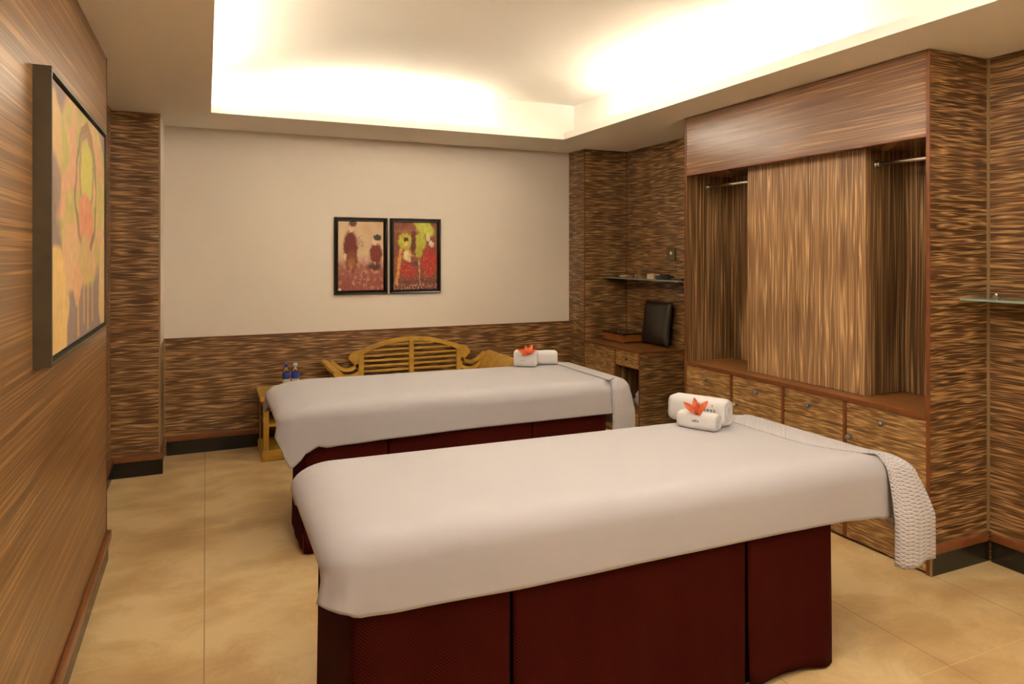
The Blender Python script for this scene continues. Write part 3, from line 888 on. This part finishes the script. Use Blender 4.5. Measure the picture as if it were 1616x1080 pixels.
def big_painting():
    x = XL
    y0, y1, z0, z1 = 2.235, 3.375, 1.140, 1.968
    t = thing('large_painting', (x, (y0 + y1) / 2, z0), 'large green and peach floral painting in bronze box frame on left wall', 'painting')
    F = 0.044
    def ring(inset0, inset1, xa, xb, mat, name):
        q = MB()
        a, c, d, e = y0 + inset0, y1 - inset0, z0 + inset0, z1 - inset0
        w_ = inset1 - inset0
        q.box(xa, xb, a, a + w_, d, e); q.box(xa, xb, c - w_, c, d, e)
        q.box(xa, xb, a + w_, c - w_, d, d + w_); q.box(xa, xb, a + w_, c - w_, e - w_, e)
        return q.obj(name, mat, t)
    ring(0.0, 0.012, x, x + F, M['bronze_frame'], 'frame')
    ring(0.012, 0.026, x, x + F - 0.016, M['black_gap'], 'rebate')
    q = MB(); q.box(x + 0.004, x + F - 0.010, y0 + 0.0262, y1 - 0.0262, z0 + 0.0262, z1 - 0.0262); q.obj('stretcher', M['black_gap'], t)
    paint_grid(t, (x + F - 0.006, y0 + 0.0262, z0 + 0.0262), (0, y1 - y0 - 0.0524, 0), (0, 0, z1 - z0 - 0.0524), 170, 170, paint_big, M['canvas'], thick=0.003, nrm=(1, 0, 0))
big_painting()

# ---------------------------------------------------------------- bench behind the far table
def bench():
    t = thing('teak_bench', (1.52, 5.15, 0), 'golden teak bench with arched slatted back against the far wall', 'bench')
    cx = 1.52
    ya, yb = 5.415, 5.445
    # back: posts
    for s in (-1, 1):
        q = MB(); q.box(cx + s * 0.405 - 0.020, cx + s * 0.405 + 0.020, ya, yb, 0.0, 0.70, 0.003); q.obj('post', M['teak'], t)
    q = MB(); q.box(cx - 0.019, cx + 0.019, ya - 0.002, yb + 0.002, 0.36, 0.765, 0.003); q.obj('centre_stile', M['teak'], t)
    # arched crest rail
    pts, hs = [], []
    n = 40
    for k in range(n + 1):
        x = -0.49 + 0.98 * k / n
        z = 0.773 - 0.088 * (abs(x) / 0.40) ** 1.9
        if abs(x) > 0.40:
            z -= (abs(x) - 0.40) * 0.25
        pts.append((cx + x, z))
        hs.append(0.0165 + (0.020 * max(0, (abs(x) - 0.36) / 0.13) if abs(x) < 0.47 else 0.006))
    q = MB(); q.ribbon(pts, hs, ya - 0.006, yb + 0.006); cr = q.obj('crest_rail', M['teak'], t, auto=True)
    for s in (-1, 1):
        q = MB(); q.prism([(cx + s * 0.425, 0.52), (cx + s * 0.425, 0.70), (cx + s * 0.475, 0.685), (cx + s * 0.498, 0.655), (cx + s * 0.500, 0.630), (cx + s * 0.480, 0.605), (cx + s * 0.452, 0.580)], 'y', ya, yb)
        q.obj('scroll', M['teak'], t)
    # slats
    for k in range(9):
        z = 0.405 + 0.041 * k
        half = 0.385
        top = 0.755
        lim = 0.40 * max(0.0, (0.773 - 0.02 - z) / 0.088) ** (1 / 1.9) if z > 0.66 else 0.40
        half = min(0.385, lim)
        for s in (-1, 1):
            q = MB(); a, c = sorted((cx + s * 0.019, cx + s * half)); q.box(a, c, ya + 0.008, yb - 0.008, z - 0.008, z + 0.008, 0.002); q.obj('slat', M['teak'], t)
    # sagging arm rails joining posts to the arms
    for s in (-1, 1):
        for dz, h in ((0.0, 0.014), (-0.062, 0.013)):
            pts = []
            for k in range(17):
                f = k / 16
                x = 0.425 + f * 0.215
                z = 0.585 - 0.050 * math.sin(math.pi * min(1, f * 1.05)) ** 0.9 * (1.0) + 0.035 * f + dz * (1 - 0.3 * f)
                pts.append((cx + s * x, z))
            if s < 0: pts = pts[::-1]
            q = MB(); q.ribbon(pts, h, ya, yb); q.obj('arm_rail', M['teak'], t, auto=True)
    # flared arms running forward
    for s in (-1, 1):
        prof = [(0.560, 0.0), (0.560, 0.40), (0.575, 0.50), (0.605, 0.575), (0.650, 0.622), (0.685, 0.640), (0.708, 0.632), (0.712, 0.612), (0.690, 0.590), (0.655, 0.545), (0.625, 0.470), (0.612, 0.38), (0.612, 0.0)]
        q = MB(); q.prism([(cx + s * a, z) for a, z in prof], 'y', 4.86, 5.45); q.obj('arm', M['teak'], t, auto=True)
    # seat
    q = MB(); q.box(cx - 0.558, cx + 0.558, 4.88, 5.41, 0.36, 0.395, 0.003); q.obj('seat', M['teak'], t)
    q = MB(); q.box(cx - 0.558, cx + 0.558, 4.90, 4.93, 0.22, 0.36, 0.003); q.obj('seat_rail', M['teak'], t)
    for s in (-1, 1):
        q = MB(); q.box(cx + s * 0.585 - 0.03, cx + s * 0.585 + 0.03, 4.862, 4.87, 0, 0.2); q.obj('leg', M['teak'], t)
bench()

# ---------------------------------------------------------------- small teak table
def side_table():
    t = thing('side_table', (0.56, 5.29, 0), 'small golden teak side table carrying two water bottles', 'table')
    x0, x1, y0, y1 = 0.355, 0.745, 5.10, 5.50
    q = MB(); q.box(x0 - 0.012, x1 + 0.012, y0 - 0.02, y1 + 0.01, 0.425, 0.458, 0.006); q.obj('top', M['teak'], t)
    for x in (x0 + 0.012, x1 - 0.05):
        for y in (y0 + 0.005, y1 - 0.045):
            q = MB(); q.box(x, x + 0.038, y, y + 0.038, 0.075, 0.425, 0.003); q.obj('leg', M['teak'], t)
    q = MB(); q.box(x0 + 0.05, x1 - 0.05, y0 + 0.010, y0 + 0.026, 0.355, 0.424, 0.002); q.box(x0 + 0.05, x1 - 0.05, y1 - 0.03, y1 - 0.012, 0.355, 0.424, 0.002)
    q.box(x0 + 0.016, x0 + 0.032, y0 + 0.043, y1 - 0.045, 0.355, 0.424, 0.002); q.box(x1 - 0.032, x1 - 0.016, y0 + 0.043, y1 - 0.045, 0.355, 0.424, 0.002); q.obj('apron', M['teak'], t)
    q = MB(); q.box(x0 + 0.02, x1 - 0.02, y0 + 0.02, y1 - 0.02, 0.235, 0.255, 0.002); q.obj('shelf', M['teak'], t)
    q = MB(); q.box(x0 + 0.02, x0 + 0.03, y0 + 0.045, y1 - 0.046, 0.256, 0.354); q.box(x0 + 0.02, x1 - 0.02, y1 - 0.05, y1 - 0.046, 0.08, 0.424); q.obj('lining', M['teak_dark'], t)
    q = MB(); q.box(x0, x1, y0 - 0.008, y1, 0.0, 0.062, 0.002); q.box(x0 + 0.006, x1 - 0.006, y0 - 0.002, y1 - 0.006, 0.062, 0.075, 0.004); q.obj('plinth', M['teak'], t)
side_table()

def bottle(x, y, cap, label):
    z = 0.458
    t = thing('water_bottle', (x, y, z), label, 'bottle', )
    q = MB(); q.lathe([(0.0, 0.0), (0.024, 0.0), (0.028, 0.005), (0.028, 0.035), (0.0265, 0.040), (0.028, 0.045), (0.028, 0.130), (0.024, 0.150), (0.013, 0.168), (0.012, 0.178), (0.0, 0.178)], (x, y, z)); q.obj('body', M['bottle_clear'], t)
    q = MB(); q.lathe([(0.0285, 0.040), (0.0288, 0.041), (0.0288, 0.086), (0.0285, 0.087)], (x, y, z)); q.obj('lower_label', M['label_pale'], t)
    q = MB(); q.lathe([(0.0285, 0.088), (0.0288, 0.089), (0.0288, 0.128), (0.0272, 0.134)], (x, y, z)); q.obj('upper_label', M['label_blue'], t)
    q = MB(); q.lathe([(0.0, 0.176), (0.0145, 0.176), (0.0148, 0.178), (0.0145, 0.195), (0.013, 0.197), (0.0, 0.197)], (x, y, z)); q.obj('cap', cap, t)
bottle(0.535, 5.25, M['plastic_blue'], 'small water bottle with dark blue cap, the left one on the teak table')
bottle(0.598, 5.25, M['plastic_light'], 'small water bottle with pale cap, the right one on the teak table')

# ---------------------------------------------------------------- massage tables
RC = 0.07
def perimeter(x0, x1, y0, y1, rc, step=0.02):
    """rounded rectangle, anticlockwise from the near left corner: list of (point, outward normal, u) with u = 0..4 (integers at the corners)"""
    out = []
    corners = [((x0, y0), (-1, -1)), ((x1, y0), (1, -1)), ((x1, y1), (1, 1)), ((x0, y1), (-1, 1))]
    na = 10
    for k in range(4):
        (cx_, cy_), (sx, sy) = corners[k]
        ox, oy = cx_ - sx * rc, cy_ - sy * rc
        a0 = {0: math.pi, 1: 1.5 * math.pi, 2: 0.0, 3: 0.5 * math.pi}[k]
        for i in range(na + 1):
            a = a0 + (math.pi / 2) * i / na
            out.append((Vector((ox + rc * math.cos(a), oy + rc * math.sin(a))), Vector((math.cos(a), math.sin(a))), (k - 0.04 + 0.08 * i / na) % 4))
        (nx_, ny_), _ = corners[(k + 1) % 4]
        (snx, sny) = corners[(k + 1) % 4][1]
        pa = out[-1][0]
        d = {0: Vector((1, 0)), 1: Vector((0, 1)), 2: Vector((-1, 0)), 3: Vector((0, -1))}[k]
        Ls = ((x1 - x0) if k % 2 == 0 else (y1 - y0)) - 2 * rc
        m = max(2, int(Ls / step))
        nn = out[-1][1]
        for i in range(1, m):
            out.append((pa + d * Ls * i / m, nn.copy(), (k + 0.04 + 0.92 * i / m) % 4))
    return out

def table_interp(tab, u):
    tab = sorted(tab)
    tab = [(tab[-1][0] - 4,) + tab[-1][1:]] + tab + [(tab[0][0] + 4,) + tab[0][1:]]
    for a, c in zip(tab, tab[1:]):
        if a[0] <= u <= c[0]:
            f = (u - a[0]) / (c[0] - a[0]) if c[0] > a[0] else 0
            f = f * f * (3 - 2 * f)
            return [a[k] * (1 - f) + c[k] * f for k in range(1, len(a))]
    return tab[0][1:]

def cloth(name, per, rect, top, rr, tab, mat, thick=0.003, xmin=None, nd=12, seed=0, extra=0.0, wrinkle=0.004, keep=None, soft=0.08):
    """drape: tab rows are (u, hem_z, outward_offset_at_hem)"""
    x0, x1, y0, y1 = rect
    bm = bmesh.new()
    uvl = bm.loops.layers.uv.new('UVMap')
    ym = (y0 + y1) / 2
    cols = []
    per = [p for p in per if keep is None or keep(p)]
    closed = keep is None
    for p, nrm, u in per:
        hem, off, ext = (list(table_interp(tab, u)) + [0.0])[:3]
        P = p + nrm * (extra + ext)
        rows = []
        if xmin is None:
            core = Vector((max(x0 + 0.36, min(x1 - 0.36, p.x)), ym))
        else:
            core = Vector((xmin(p.y), p.y))
        tz = top(p.x) + extra
        # the flat top ends at an inset rectangle; every rim point rolls down from its nearest point there
        inner = Vector((max(x0 + rr + soft, min(x1 - rr, P.x)), max(y0 + rr, min(y1 - rr, P.y))))
        for k in range(14 if xmin is not None else 0):
            f = k / 14
            q = core.lerp(inner, f)
            rows.append(Vector((q.x, q.y, top(q.x) + extra)))
        for k in range(0, 10):
            a = math.pi / 2 * k / 10
            q = inner.lerp(P, math.sin(a))
            rows.append(Vector((q.x, q.y, top(q.x) + extra - rr * (1 - math.cos(a)))))
        z0_ = tz - rr
        for k in range(0, nd + 1):
            f = k / nd
            o_ = off * (f ** 1.25 if closed else min(1.0, f * 2.2) ** 0.8)
            q = P + nrm * o_
            z = z0_ + (hem - z0_) * f
            wv = wrinkle * f * noise.noise(Vector((p.x * 5, p.y * 5, seed + z * 2)))
            rows.append(Vector((q.x + nrm.x * wv, q.y + nrm.y * wv, z)))
        cols.append([bm.verts.new(v) for v in rows])
    nC, nR = len(cols), len(cols[0])
    closed = keep is None
    cum = 0.0
    for i in range(nC if closed else nC - 1):
        a, c = cols[i], cols[(i + 1) % nC]
        s = (per[(i + 1) % nC][0] - per[i][0]).length
        dist = 0.0
        for j in range(nR - 1):
            if (a[j].co - c[j].co).length < 1e-6 and j == 0:
                pass
            dl = (a[j + 1].co - a[j].co).length
            try:
                f = bm.faces.new((a[j], a[j + 1], c[j + 1], c[j]))
                f.smooth = True
                for l, (uu, vv) in zip(f.loops, ((cum, dist), (cum, dist + dl), (cum + s, dist + dl), (cum + s, dist))):
                    l[uvl].uv = (uu, vv)
            except ValueError:
                pass
            dist += dl
        cum += s
    if closed:
        ring = []
        for c_ in cols:
            if not ring or (c_[0].co - ring[-1].co).length > 1e-5: ring.append(c_[0])
        if (ring[0].co - ring[-1].co).length < 1e-5: ring.pop()
        bm.faces.new(ring).smooth = True
    bmesh.ops.remove_doubles(bm, verts=bm.verts, dist=0.0004)
    bmesh.ops.dissolve_degenerate(bm, edges=bm.edges, dist=0.0001)
    bmesh.ops.recalc_face_normals(bm, faces=bm.faces)
    o = mesh_obj(name, bm, mat, smooth=True)
    s = o.modifiers.new('thickness', 'SOLIDIFY'); s.thickness = thick; s.offset = 1 if thick > 0 else -1
    return o

def skirt_panel(parent, p0, p1, z0, z1, nrm, seed, amp=0.010):
    """fabric panel hanging from p0 to p1 (xy), gentle vertical folds growing towards the hem"""
    p0, p1, nrm = Vector(p0), Vector(p1), Vector(nrm)
    L = (p1 - p0).length
    nu, nv = max(4, int(L / 0.02)), 14
    bm = bmesh.new()
    V = []
    for j in range(nv + 1):
        f = j / nv
        z = z1 + (z0 - z1) * f
        row = []
        for i in range(nu + 1):
            g = i / nu
            p = p0.lerp(p1, g)
            d = amp * (0.3 + f) * (math.sin(p.x * 19 + p.y * 21 + seed + f * 0.8) * 0.6 + noise.noise(Vector((p.x * 9, p.y * 9, seed + z))) * 1.2)
            fl = 0.012 * f
            # edges of the panel fall back a little towards the hem
            e = min(g, 1 - g) * L
            d -= 0.010 * f * max(0, 1 - e / 0.03)
            q = p + nrm * (d + fl)
            zz = z + (0.010 * math.sin(p.x * 11 + seed) if j == nv else 0)
            row.append(bm.verts.new((q.x, q.y, max(0.006, zz))))
        V.append(row)
    for j in range(nv):
        for i in range(nu):
            f = bm.faces.new((V[j][i], V[j + 1][i], V[j + 1][i + 1], V[j][i + 1])); f.smooth = True
    bmesh.ops.recalc_face_normals(bm, faces=bm.faces)
    o = mesh_obj('skirt_panel', bm, M['skirt'], parent, smooth=True)
    s = o.modifiers.new('thickness', 'SOLIDIFY'); s.thickness = 0.003; s.offset = 0
    return o

def massage_table(rect, skirt, gaps, top, label, seed, soft=0.10):
    x0, x1, y0, y1 = rect
    t = thing('massage_table', ((x0 + x1) / 2, (y0 + y1) / 2, 0), label, 'massage table')
    # mattress under the sheet
    bm = bmesh.new()
    per = perimeter(x0 + 0.012, x1 - 0.012, y0 + 0.012, y1 - 0.012, RC)
    rings = []
    rr = 0.075
    z1 = top - 0.006; z0 = z1 - 0.10
    tl = lambda x: -0.010 * (x - 0.27)
    for k in range(7):
        a = math.pi / 2 * k / 6
        def roll(p):
            inn = Vector((max(x0 + rr + soft, min(x1 - rr - 0.012, p.x)), max(y0 + rr + 0.012, min(y1 - rr - 0.012, p.y))))
            q_ = inn.lerp(p, math.sin(a))
            return (q_.x, q_.y, z1 + tl(q_.x) - rr * (1 - math.cos(a)))
        rings.append([bm.verts.new(roll(p)) for p, n_, u in per])
    rings.append([bm.verts.new((p.x, p.y, z0 + 0.01)) for p, n_, u in per])
    rings.append([bm.verts.new((p.x - n_.x * 0.01, p.y - n_.y * 0.01, z0)) for p, n_, u in per])
    for a, c in zip(rings, rings[1:]):
        for i in range(len(a)):
            f = bm.faces.new((a[i], a[(i + 1) % len(a)], c[(i + 1) % len(a)], c[i])); f.smooth = True
    top_ring = [v for i_, v in enumerate(rings[0]) if (v.co - rings[0][i_ - 1].co).length > 1e-5]
    bm.faces.new(top_ring); bm.faces.new(rings[-1][::-1])
    bmesh.ops.remove_doubles(bm, verts=bm.verts, dist=0.0002)
    bmesh.ops.recalc_face_normals(bm, faces=bm.faces)
    mesh_obj('mattress', bm, M['vinyl'], t)
    sx0, sx1, sy0, sy1 = skirt
    q = MB(); q.box(sx0 + 0.03, sx1 - 0.03, sy0 + 0.03, sy1 - 0.03, 0.0, z0); q.obj('base', M['frame_dark'], t)
    zt = z0 + 0.02 if False else z0 - 0.002
    cuts = [sx0] + list(gaps) + [sx1]
    for i in range(len(cuts) - 1):
        a = cuts[i] + (0.004 if i else 0.0); c = cuts[i + 1] - (0.004 if i < len(cuts) - 2 else 0.0)
        skirt_panel(t, (a, sy0), (c, sy0), 0.012, zt, (0, -1), seed + i * 3)
        skirt_panel(t, (c, sy1), (a, sy1), 0.012, zt, (0, 1), seed + 20 + i * 3)
    skirt_panel(t, (sx0, sy1), (sx0, sy0), 0.012, zt, (-1, 0), seed + 40, 0.003)
    skirt_panel(t, (sx1, sy0), (sx1, sy1), 0.012, zt, (1, 0), seed + 50, 0.003)
    return t

# near table
R1 = (0.265, 2.33, 1.735, 2.50)
massage_table(R1, (0.345, 2.025, 1.775, 2.36), (0.787, 1.644), 0.728, 'massage table nearest the viewer with dark maroon pleated skirt', 1)
P1 = perimeter(*R1, RC)
T1 = lambda x: 0.734 - 0.010 * (x - 0.27)
tab1 = [
    (0.0, 0.568, 0.012), (0.025, 0.555, 0.004), (0.05, 0.538, 0.0), (0.10, 0.532, 0.0), (0.3, 0.522, 0.0), (0.5, 0.520, -0.002), (0.7, 0.516, -0.004), (0.85, 0.510, -0.006), (0.93, 0.498, -0.004), (0.97, 0.488, 0.0),
    (1.0, 0.490, 0.0), (1.1, 0.50, 0.0), (1.5, 0.50, 0.0), (1.9, 0.50, 0.0), (2.0, 0.50, 0.0), (2.5, 0.50, 0.0), (2.9, 0.55, 0.0),
    (3.0, 0.60, -0.01), (3.1, 0.605, -0.018), (3.5, 0.600, -0.024), (3.90, 0.600, -0.030), (3.955, 0.605, -0.034), (3.972, 0.596, -0.004), (3.985, 0.580, 0.022)]
s = cloth('bed_sheet', P1, R1, T1, 0.075, tab1, M['sheet'], seed=1)
tag(s, 'smooth white sheet covering the nearest massage table', 'sheet')
tabw1 = [(0.90, 0.60, 0.0, 0.0), (0.925, 0.50, 0.0, 0.0), (0.945, 0.38, 0.010, 0.0), (0.955, 0.335, 0.022, 0.004), (0.972, 0.322, 0.040, 0.016), (0.983, 0.328, 0.040, 0.045), (0.990, 0.352, 0.035, 0.070), (1.0, 0.350, 0.055, 0.085), (1.02, 0.350, 0.070, 0.080), (1.05, 0.40, 0.03, 0.03), (1.12, 0.50, 0.01, 0.0), (1.8, 0.50, 0.0, 0.0), (1.98, 0.45, 0.02, 0.0), (2.05, 0.45, 0.02, 0.0), (2.1, 0.45, 0.01, 0.0)]
XM1 = lambda y: 2.10 + 0.155 * max(0.0, min(1.0, (2.05 - y) / 0.30)) ** 2
s = cloth('waffle_towel', P1, R1, T1, 0.075, tabw1, M['waffle'], xmin=XM1, extra=0.0035, thick=0.002, seed=3, nd=18, keep=lambda p: 0.85 < p[2] < 2.15 and p[0].x > XM1(p[0].y) + 0.004)
tag(s, 'white waffle-weave towel draped over the head end of the nearest massage table', 'towel')

# far table
R2 = (0.305, 2.298, 3.41, 4.165)
massage_table(R2, (0.43, 2.13, 3.45, 3.86), (0.845, 1.658), 0.728, 'massage table farther back beside the teak bench, maroon skirted', 7, soft=0.24)
P2 = perimeter(*R2, RC)
tab2 = [
    (0.0, 0.545, 0.010), (0.025, 0.455, 0.002), (0.035, 0.428, 0.0), (0.05, 0.450, 0.0), (0.075, 0.50, 0.0), (0.102, 0.524, 0.0), (0.118, 0.514, 0.004), (0.16, 0.518, 0.0), (0.3, 0.525, 0.0), (0.5, 0.530, -0.002), (0.85, 0.529, -0.002),
    (1.0, 0.527, 0.0), (1.5, 0.50, 0.0), (2.0, 0.50, 0.0), (2.9, 0.55, 0.0), (2.97, 0.55, 0.0), (3.0, 0.555, 0.015), (3.03, 0.56, 0.012), (3.08, 0.60, -0.02),
    (3.3, 0.600, -0.03), (3.7, 0.590, -0.04), (3.88, 0.59, -0.05), (3.95, 0.60, -0.05), (3.97, 0.59, -0.012), (3.985, 0.580, 0.014)]
s = cloth('bed_sheet', P2, R2, T1, 0.075, tab2, M['sheet'], seed=9, soft=0.22)
tag(s, 'white sheet with a pointed hanging corner over the far massage table', 'sheet')
tabw2 = [(0.90, 0.44, 0.002), (0.95, 0.40, 0.012), (0.985, 0.38, 0.02), (1.0, 0.38, 0.03), (1.04, 0.38, 0.02), (1.2, 0.4, 0.01), (2.1, 0.4, 0.01)]
s = cloth('waffle_towel', P2, R2, T1, 0.075, tabw2, M['waffle'], xmin=lambda y: 2.13, extra=0.006, seed=12, nd=18, keep=lambda p: 0.80 < p[2] < 2.2 and p[0].x > 2.14)
tag(s, 'white waffle-weave towel draped over the head end of the far massage table', 'towel')

# ---------------------------------------------------------------- rolled towels and flowers
def rolled_towel(c, ang, length, wd, ht, label, seed=0, lean=0.0, group=None):
    """folded towel roll: spiral cross-section with rounded top, axis along ang"""
    t = thing('rolled_towel', (c[0], c[1], c[2]), label, 'towel')
    bm = bmesh.new()
    n = 48
    prof = []
    for k in range(n):
        a = 2 * math.pi * k / n
        ca, sa = math.cos(a), math.sin(a)
        e = 0.55
        y = wd / 2 * (abs(ca) ** e) * (1 if ca > 0 else -1)
        z = ht / 2 * (abs(sa) ** e) * (1 if sa > 0 else -1)
        if z < 0: y *= 1.04
        prof.append((y, z + ht / 2))
    m = 14
    rows = []
    for i in range(m + 1):
        f = i / m
        x = (f - 0.5) * length
        e = min(f, 1 - f) * length
        sc = 1.0 if e > 0.014 else 0.86 + 0.14 * math.sqrt(max(0, 1 - (1 - e / 0.014) ** 2))
        row = []
        for (y, z) in prof:
            nz = noise.noise(Vector((x * 18, y * 22, z * 22 + seed))) * 0.0018
            zz = (z - ht / 2) * sc + ht / 2 + nz * (z > 0.01)
            row.append(bm.verts.new((x, y * sc + nz + lean * z, max(0.0, zz))))
        rows.append(row)
    for a, c2 in zip(rows, rows[1:]):
        for k in range(n):
            f = bm.faces.new((a[k], a[(k + 1) % n], c2[(k + 1) % n], c2[k])); f.smooth = True
    bm.faces.new(rows[0][::-1]); bm.faces.new(rows[-1])
    bmesh.ops.recalc_face_normals(bm, faces=bm.faces)
    R = Matrix.Translation(c) @ Matrix.Rotation(ang, 4, 'Z')
    bmesh.ops.transform(bm, matrix=R, verts=bm.verts)
    mesh_obj('roll', bm, M['terry'], t)
    # visible spiral of the folded layers on the ends
    for s_ in (-1, 1):
        q = MB()
        pts = []
        for k in range(60):
            a = k / 60 * 2 * math.pi * 2.4
            rad = 0.12 + 0.78 * k / 60
            pts.append(R @ Vector((s_ * (length / 2 + 0.0002), math.cos(a) * wd / 2 * rad * 0.86 + lean * ht / 2, ht / 2 + math.sin(a) * ht / 2 * rad * 0.86)))
        for a, c2 in zip(pts, pts[1:]):
            q.cyl(a, c2, 0.0020, 6)
        q.obj('fold_edge', M['terry'], t)
    return t, R, wd, ht, lean

def embroidery(parent, R, wd, ht, lean, text, size, along, h, sc_y=1.0, spacing=1.0):
    """small stitched word on the near face of a roll (local -y side)"""
    cu = bpy.data.curves.new('stitch', 'FONT')
    cu.body = text; cu.size = size; cu.extrude = 0.0006; cu.align_x = 'CENTER'; cu.space_character = spacing; cu.offset = 0.0003
    tmp = bpy.data.objects.new('stitch', cu); COL.objects.link(tmp)
    bpy.context.view_layer.update()
    me = bpy.data.meshes.new_from_object(tmp)
    bm = bmesh.new(); bm.from_mesh(me)
    bpy.data.objects.remove(tmp); bpy.data.meshes.remove(me); bpy.data.curves.remove(cu)
    # stand the text up: x stays along the roll, y becomes height; face -y
    for v in bm.verts:
        zz = h + v.co.y
        sa = min(1.0, abs((zz - ht / 2) / (ht / 2))) ** (1 / 0.55)
        y = -(wd / 2) * (math.sqrt(max(0.0, 1 - sa * sa)) ** 0.55)
        v.co = Vector((along + v.co.x, y + lean * zz - 0.0006 + v.co.z * 0.4, zz))
    bmesh.ops.transform(bm, matrix=R, verts=bm.verts)
    return mesh_obj('embroidery', bm, M['thread'], parent)

def flower(c, R3, size, label, petals):
    t = thing('orange_flower', c, label, 'flower')
    for k, (ang, ln, up) in enumerate(petals):
        bm = bmesh.new()
        n, m = 12, 6
        V = []
        for i in range(n + 1):
            f = i / n
            wdt = size * 0.20 * math.sin(math.pi * min(1, f * 0.86 + 0.14)) ** 0.7 * (1 - 0.15 * f)
            if i == n: wdt = size * 0.012
            row = []
            for j in range(-m, m + 1):
                g = j / m
                x = f * size * ln
                y = g * wdt
                z = up * size * f * f + 0.10 * size * g * g * (1 - f * 0.5) + 0.002
                row.append(bm.verts.new(R3 @ Vector((x * math.cos(ang) - y * math.sin(ang), x * math.sin(ang) + y * math.cos(ang), z)) + Vector(c)))
            V.append(row)
        for i in range(n):
            for j in range(2 * m):
                f = bm.faces.new((V[i][j], V[i + 1][j], V[i + 1][j + 1], V[i][j + 1])); f.smooth = True
        o = mesh_obj('petal', bm, M['petal'], t, smooth=True)
        s_ = o.modifiers.new('thickness', 'SOLIDIFY'); s_.thickness = 0.0015; s_.offset = 1
    q = MB(); q.sphere(Vector(c) + R3 @ Vector((0, 0, 0.004)), size * 0.11, 14); q.obj('heart', M['petal_heart'], t)
    return t

ZT = 0.7207
A1 = math.atan2(2.262 - 2.49, 2.025 - 1.905)   # axis of the near pair, towards the viewer's right
t, R, wd, ht, ln = rolled_towel((1.965, 2.405, ZT), A1, 0.255, 0.105, 0.112, 'larger rolled white hand towel, behind the small one on the near table', 2)
embroidery(t, R, wd, ht, ln, 'bueea', 0.020, 0.056, 0.064, spacing=1.5)
embroidery(t, R, wd, ht, ln, 'Y', 0.013, 0.076, 0.083)
t, R, wd, ht, ln = rolled_towel((1.888, 2.318, ZT), A1, 0.170, 0.070, 0.070, 'smaller rolled white face towel, in front on the near table', 5)
embroidery(t, R, wd, ht, ln, 'sulf.ir', 0.014, 0.0, 0.034)
t, R, wd, ht, ln = rolled_towel((1.908, 4.07, ZT), A1 + 0.55, 0.150, 0.10, 0.105, 'embroidered rolled white towel, left of two on the far table', 8)
embroidery(t, R, wd, ht, ln, 'sulf.ir', 0.016, -0.01, 0.036)
t, R, wd, ht, ln = rolled_towel((2.068, 4.10, ZT), A1 + 0.75, 0.150, 0.10, 0.090, 'plain rolled white towel, right of two on the far table', 11)

# flowers: rotation leans the bloom against the towel's face, turned to the viewer
def face_rot(az, tilt):
    return (Matrix.Rotation(az, 4, 'Z') @ Matrix.Rotation(tilt, 4, 'X')).to_3x3()
flower((1.866, 2.302, 0.789), face_rot(A1 + 0.15, math.radians(62)), 0.072, 'orange bloom with pointed petals on the towels of the near table', [(2.55, 1.0, 0.05), (1.85, 0.95, 0.0), (0.95, 0.95, 0.02), (1.4, 0.55, 0.25), (0.3, 0.35, 0.1)])
flower((1.900, 4.015, 0.808), face_rot(A1 + 0.6, math.radians(45)), 0.080, 'orange bloom lying on the towels of the far table', [(2.75, 1.0, 0.1), (1.9, 0.8, 0.1), (1.2, 0.9, 0.1), (0.4, 0.7, 0.2), (3.6, 0.6, 0.1)])
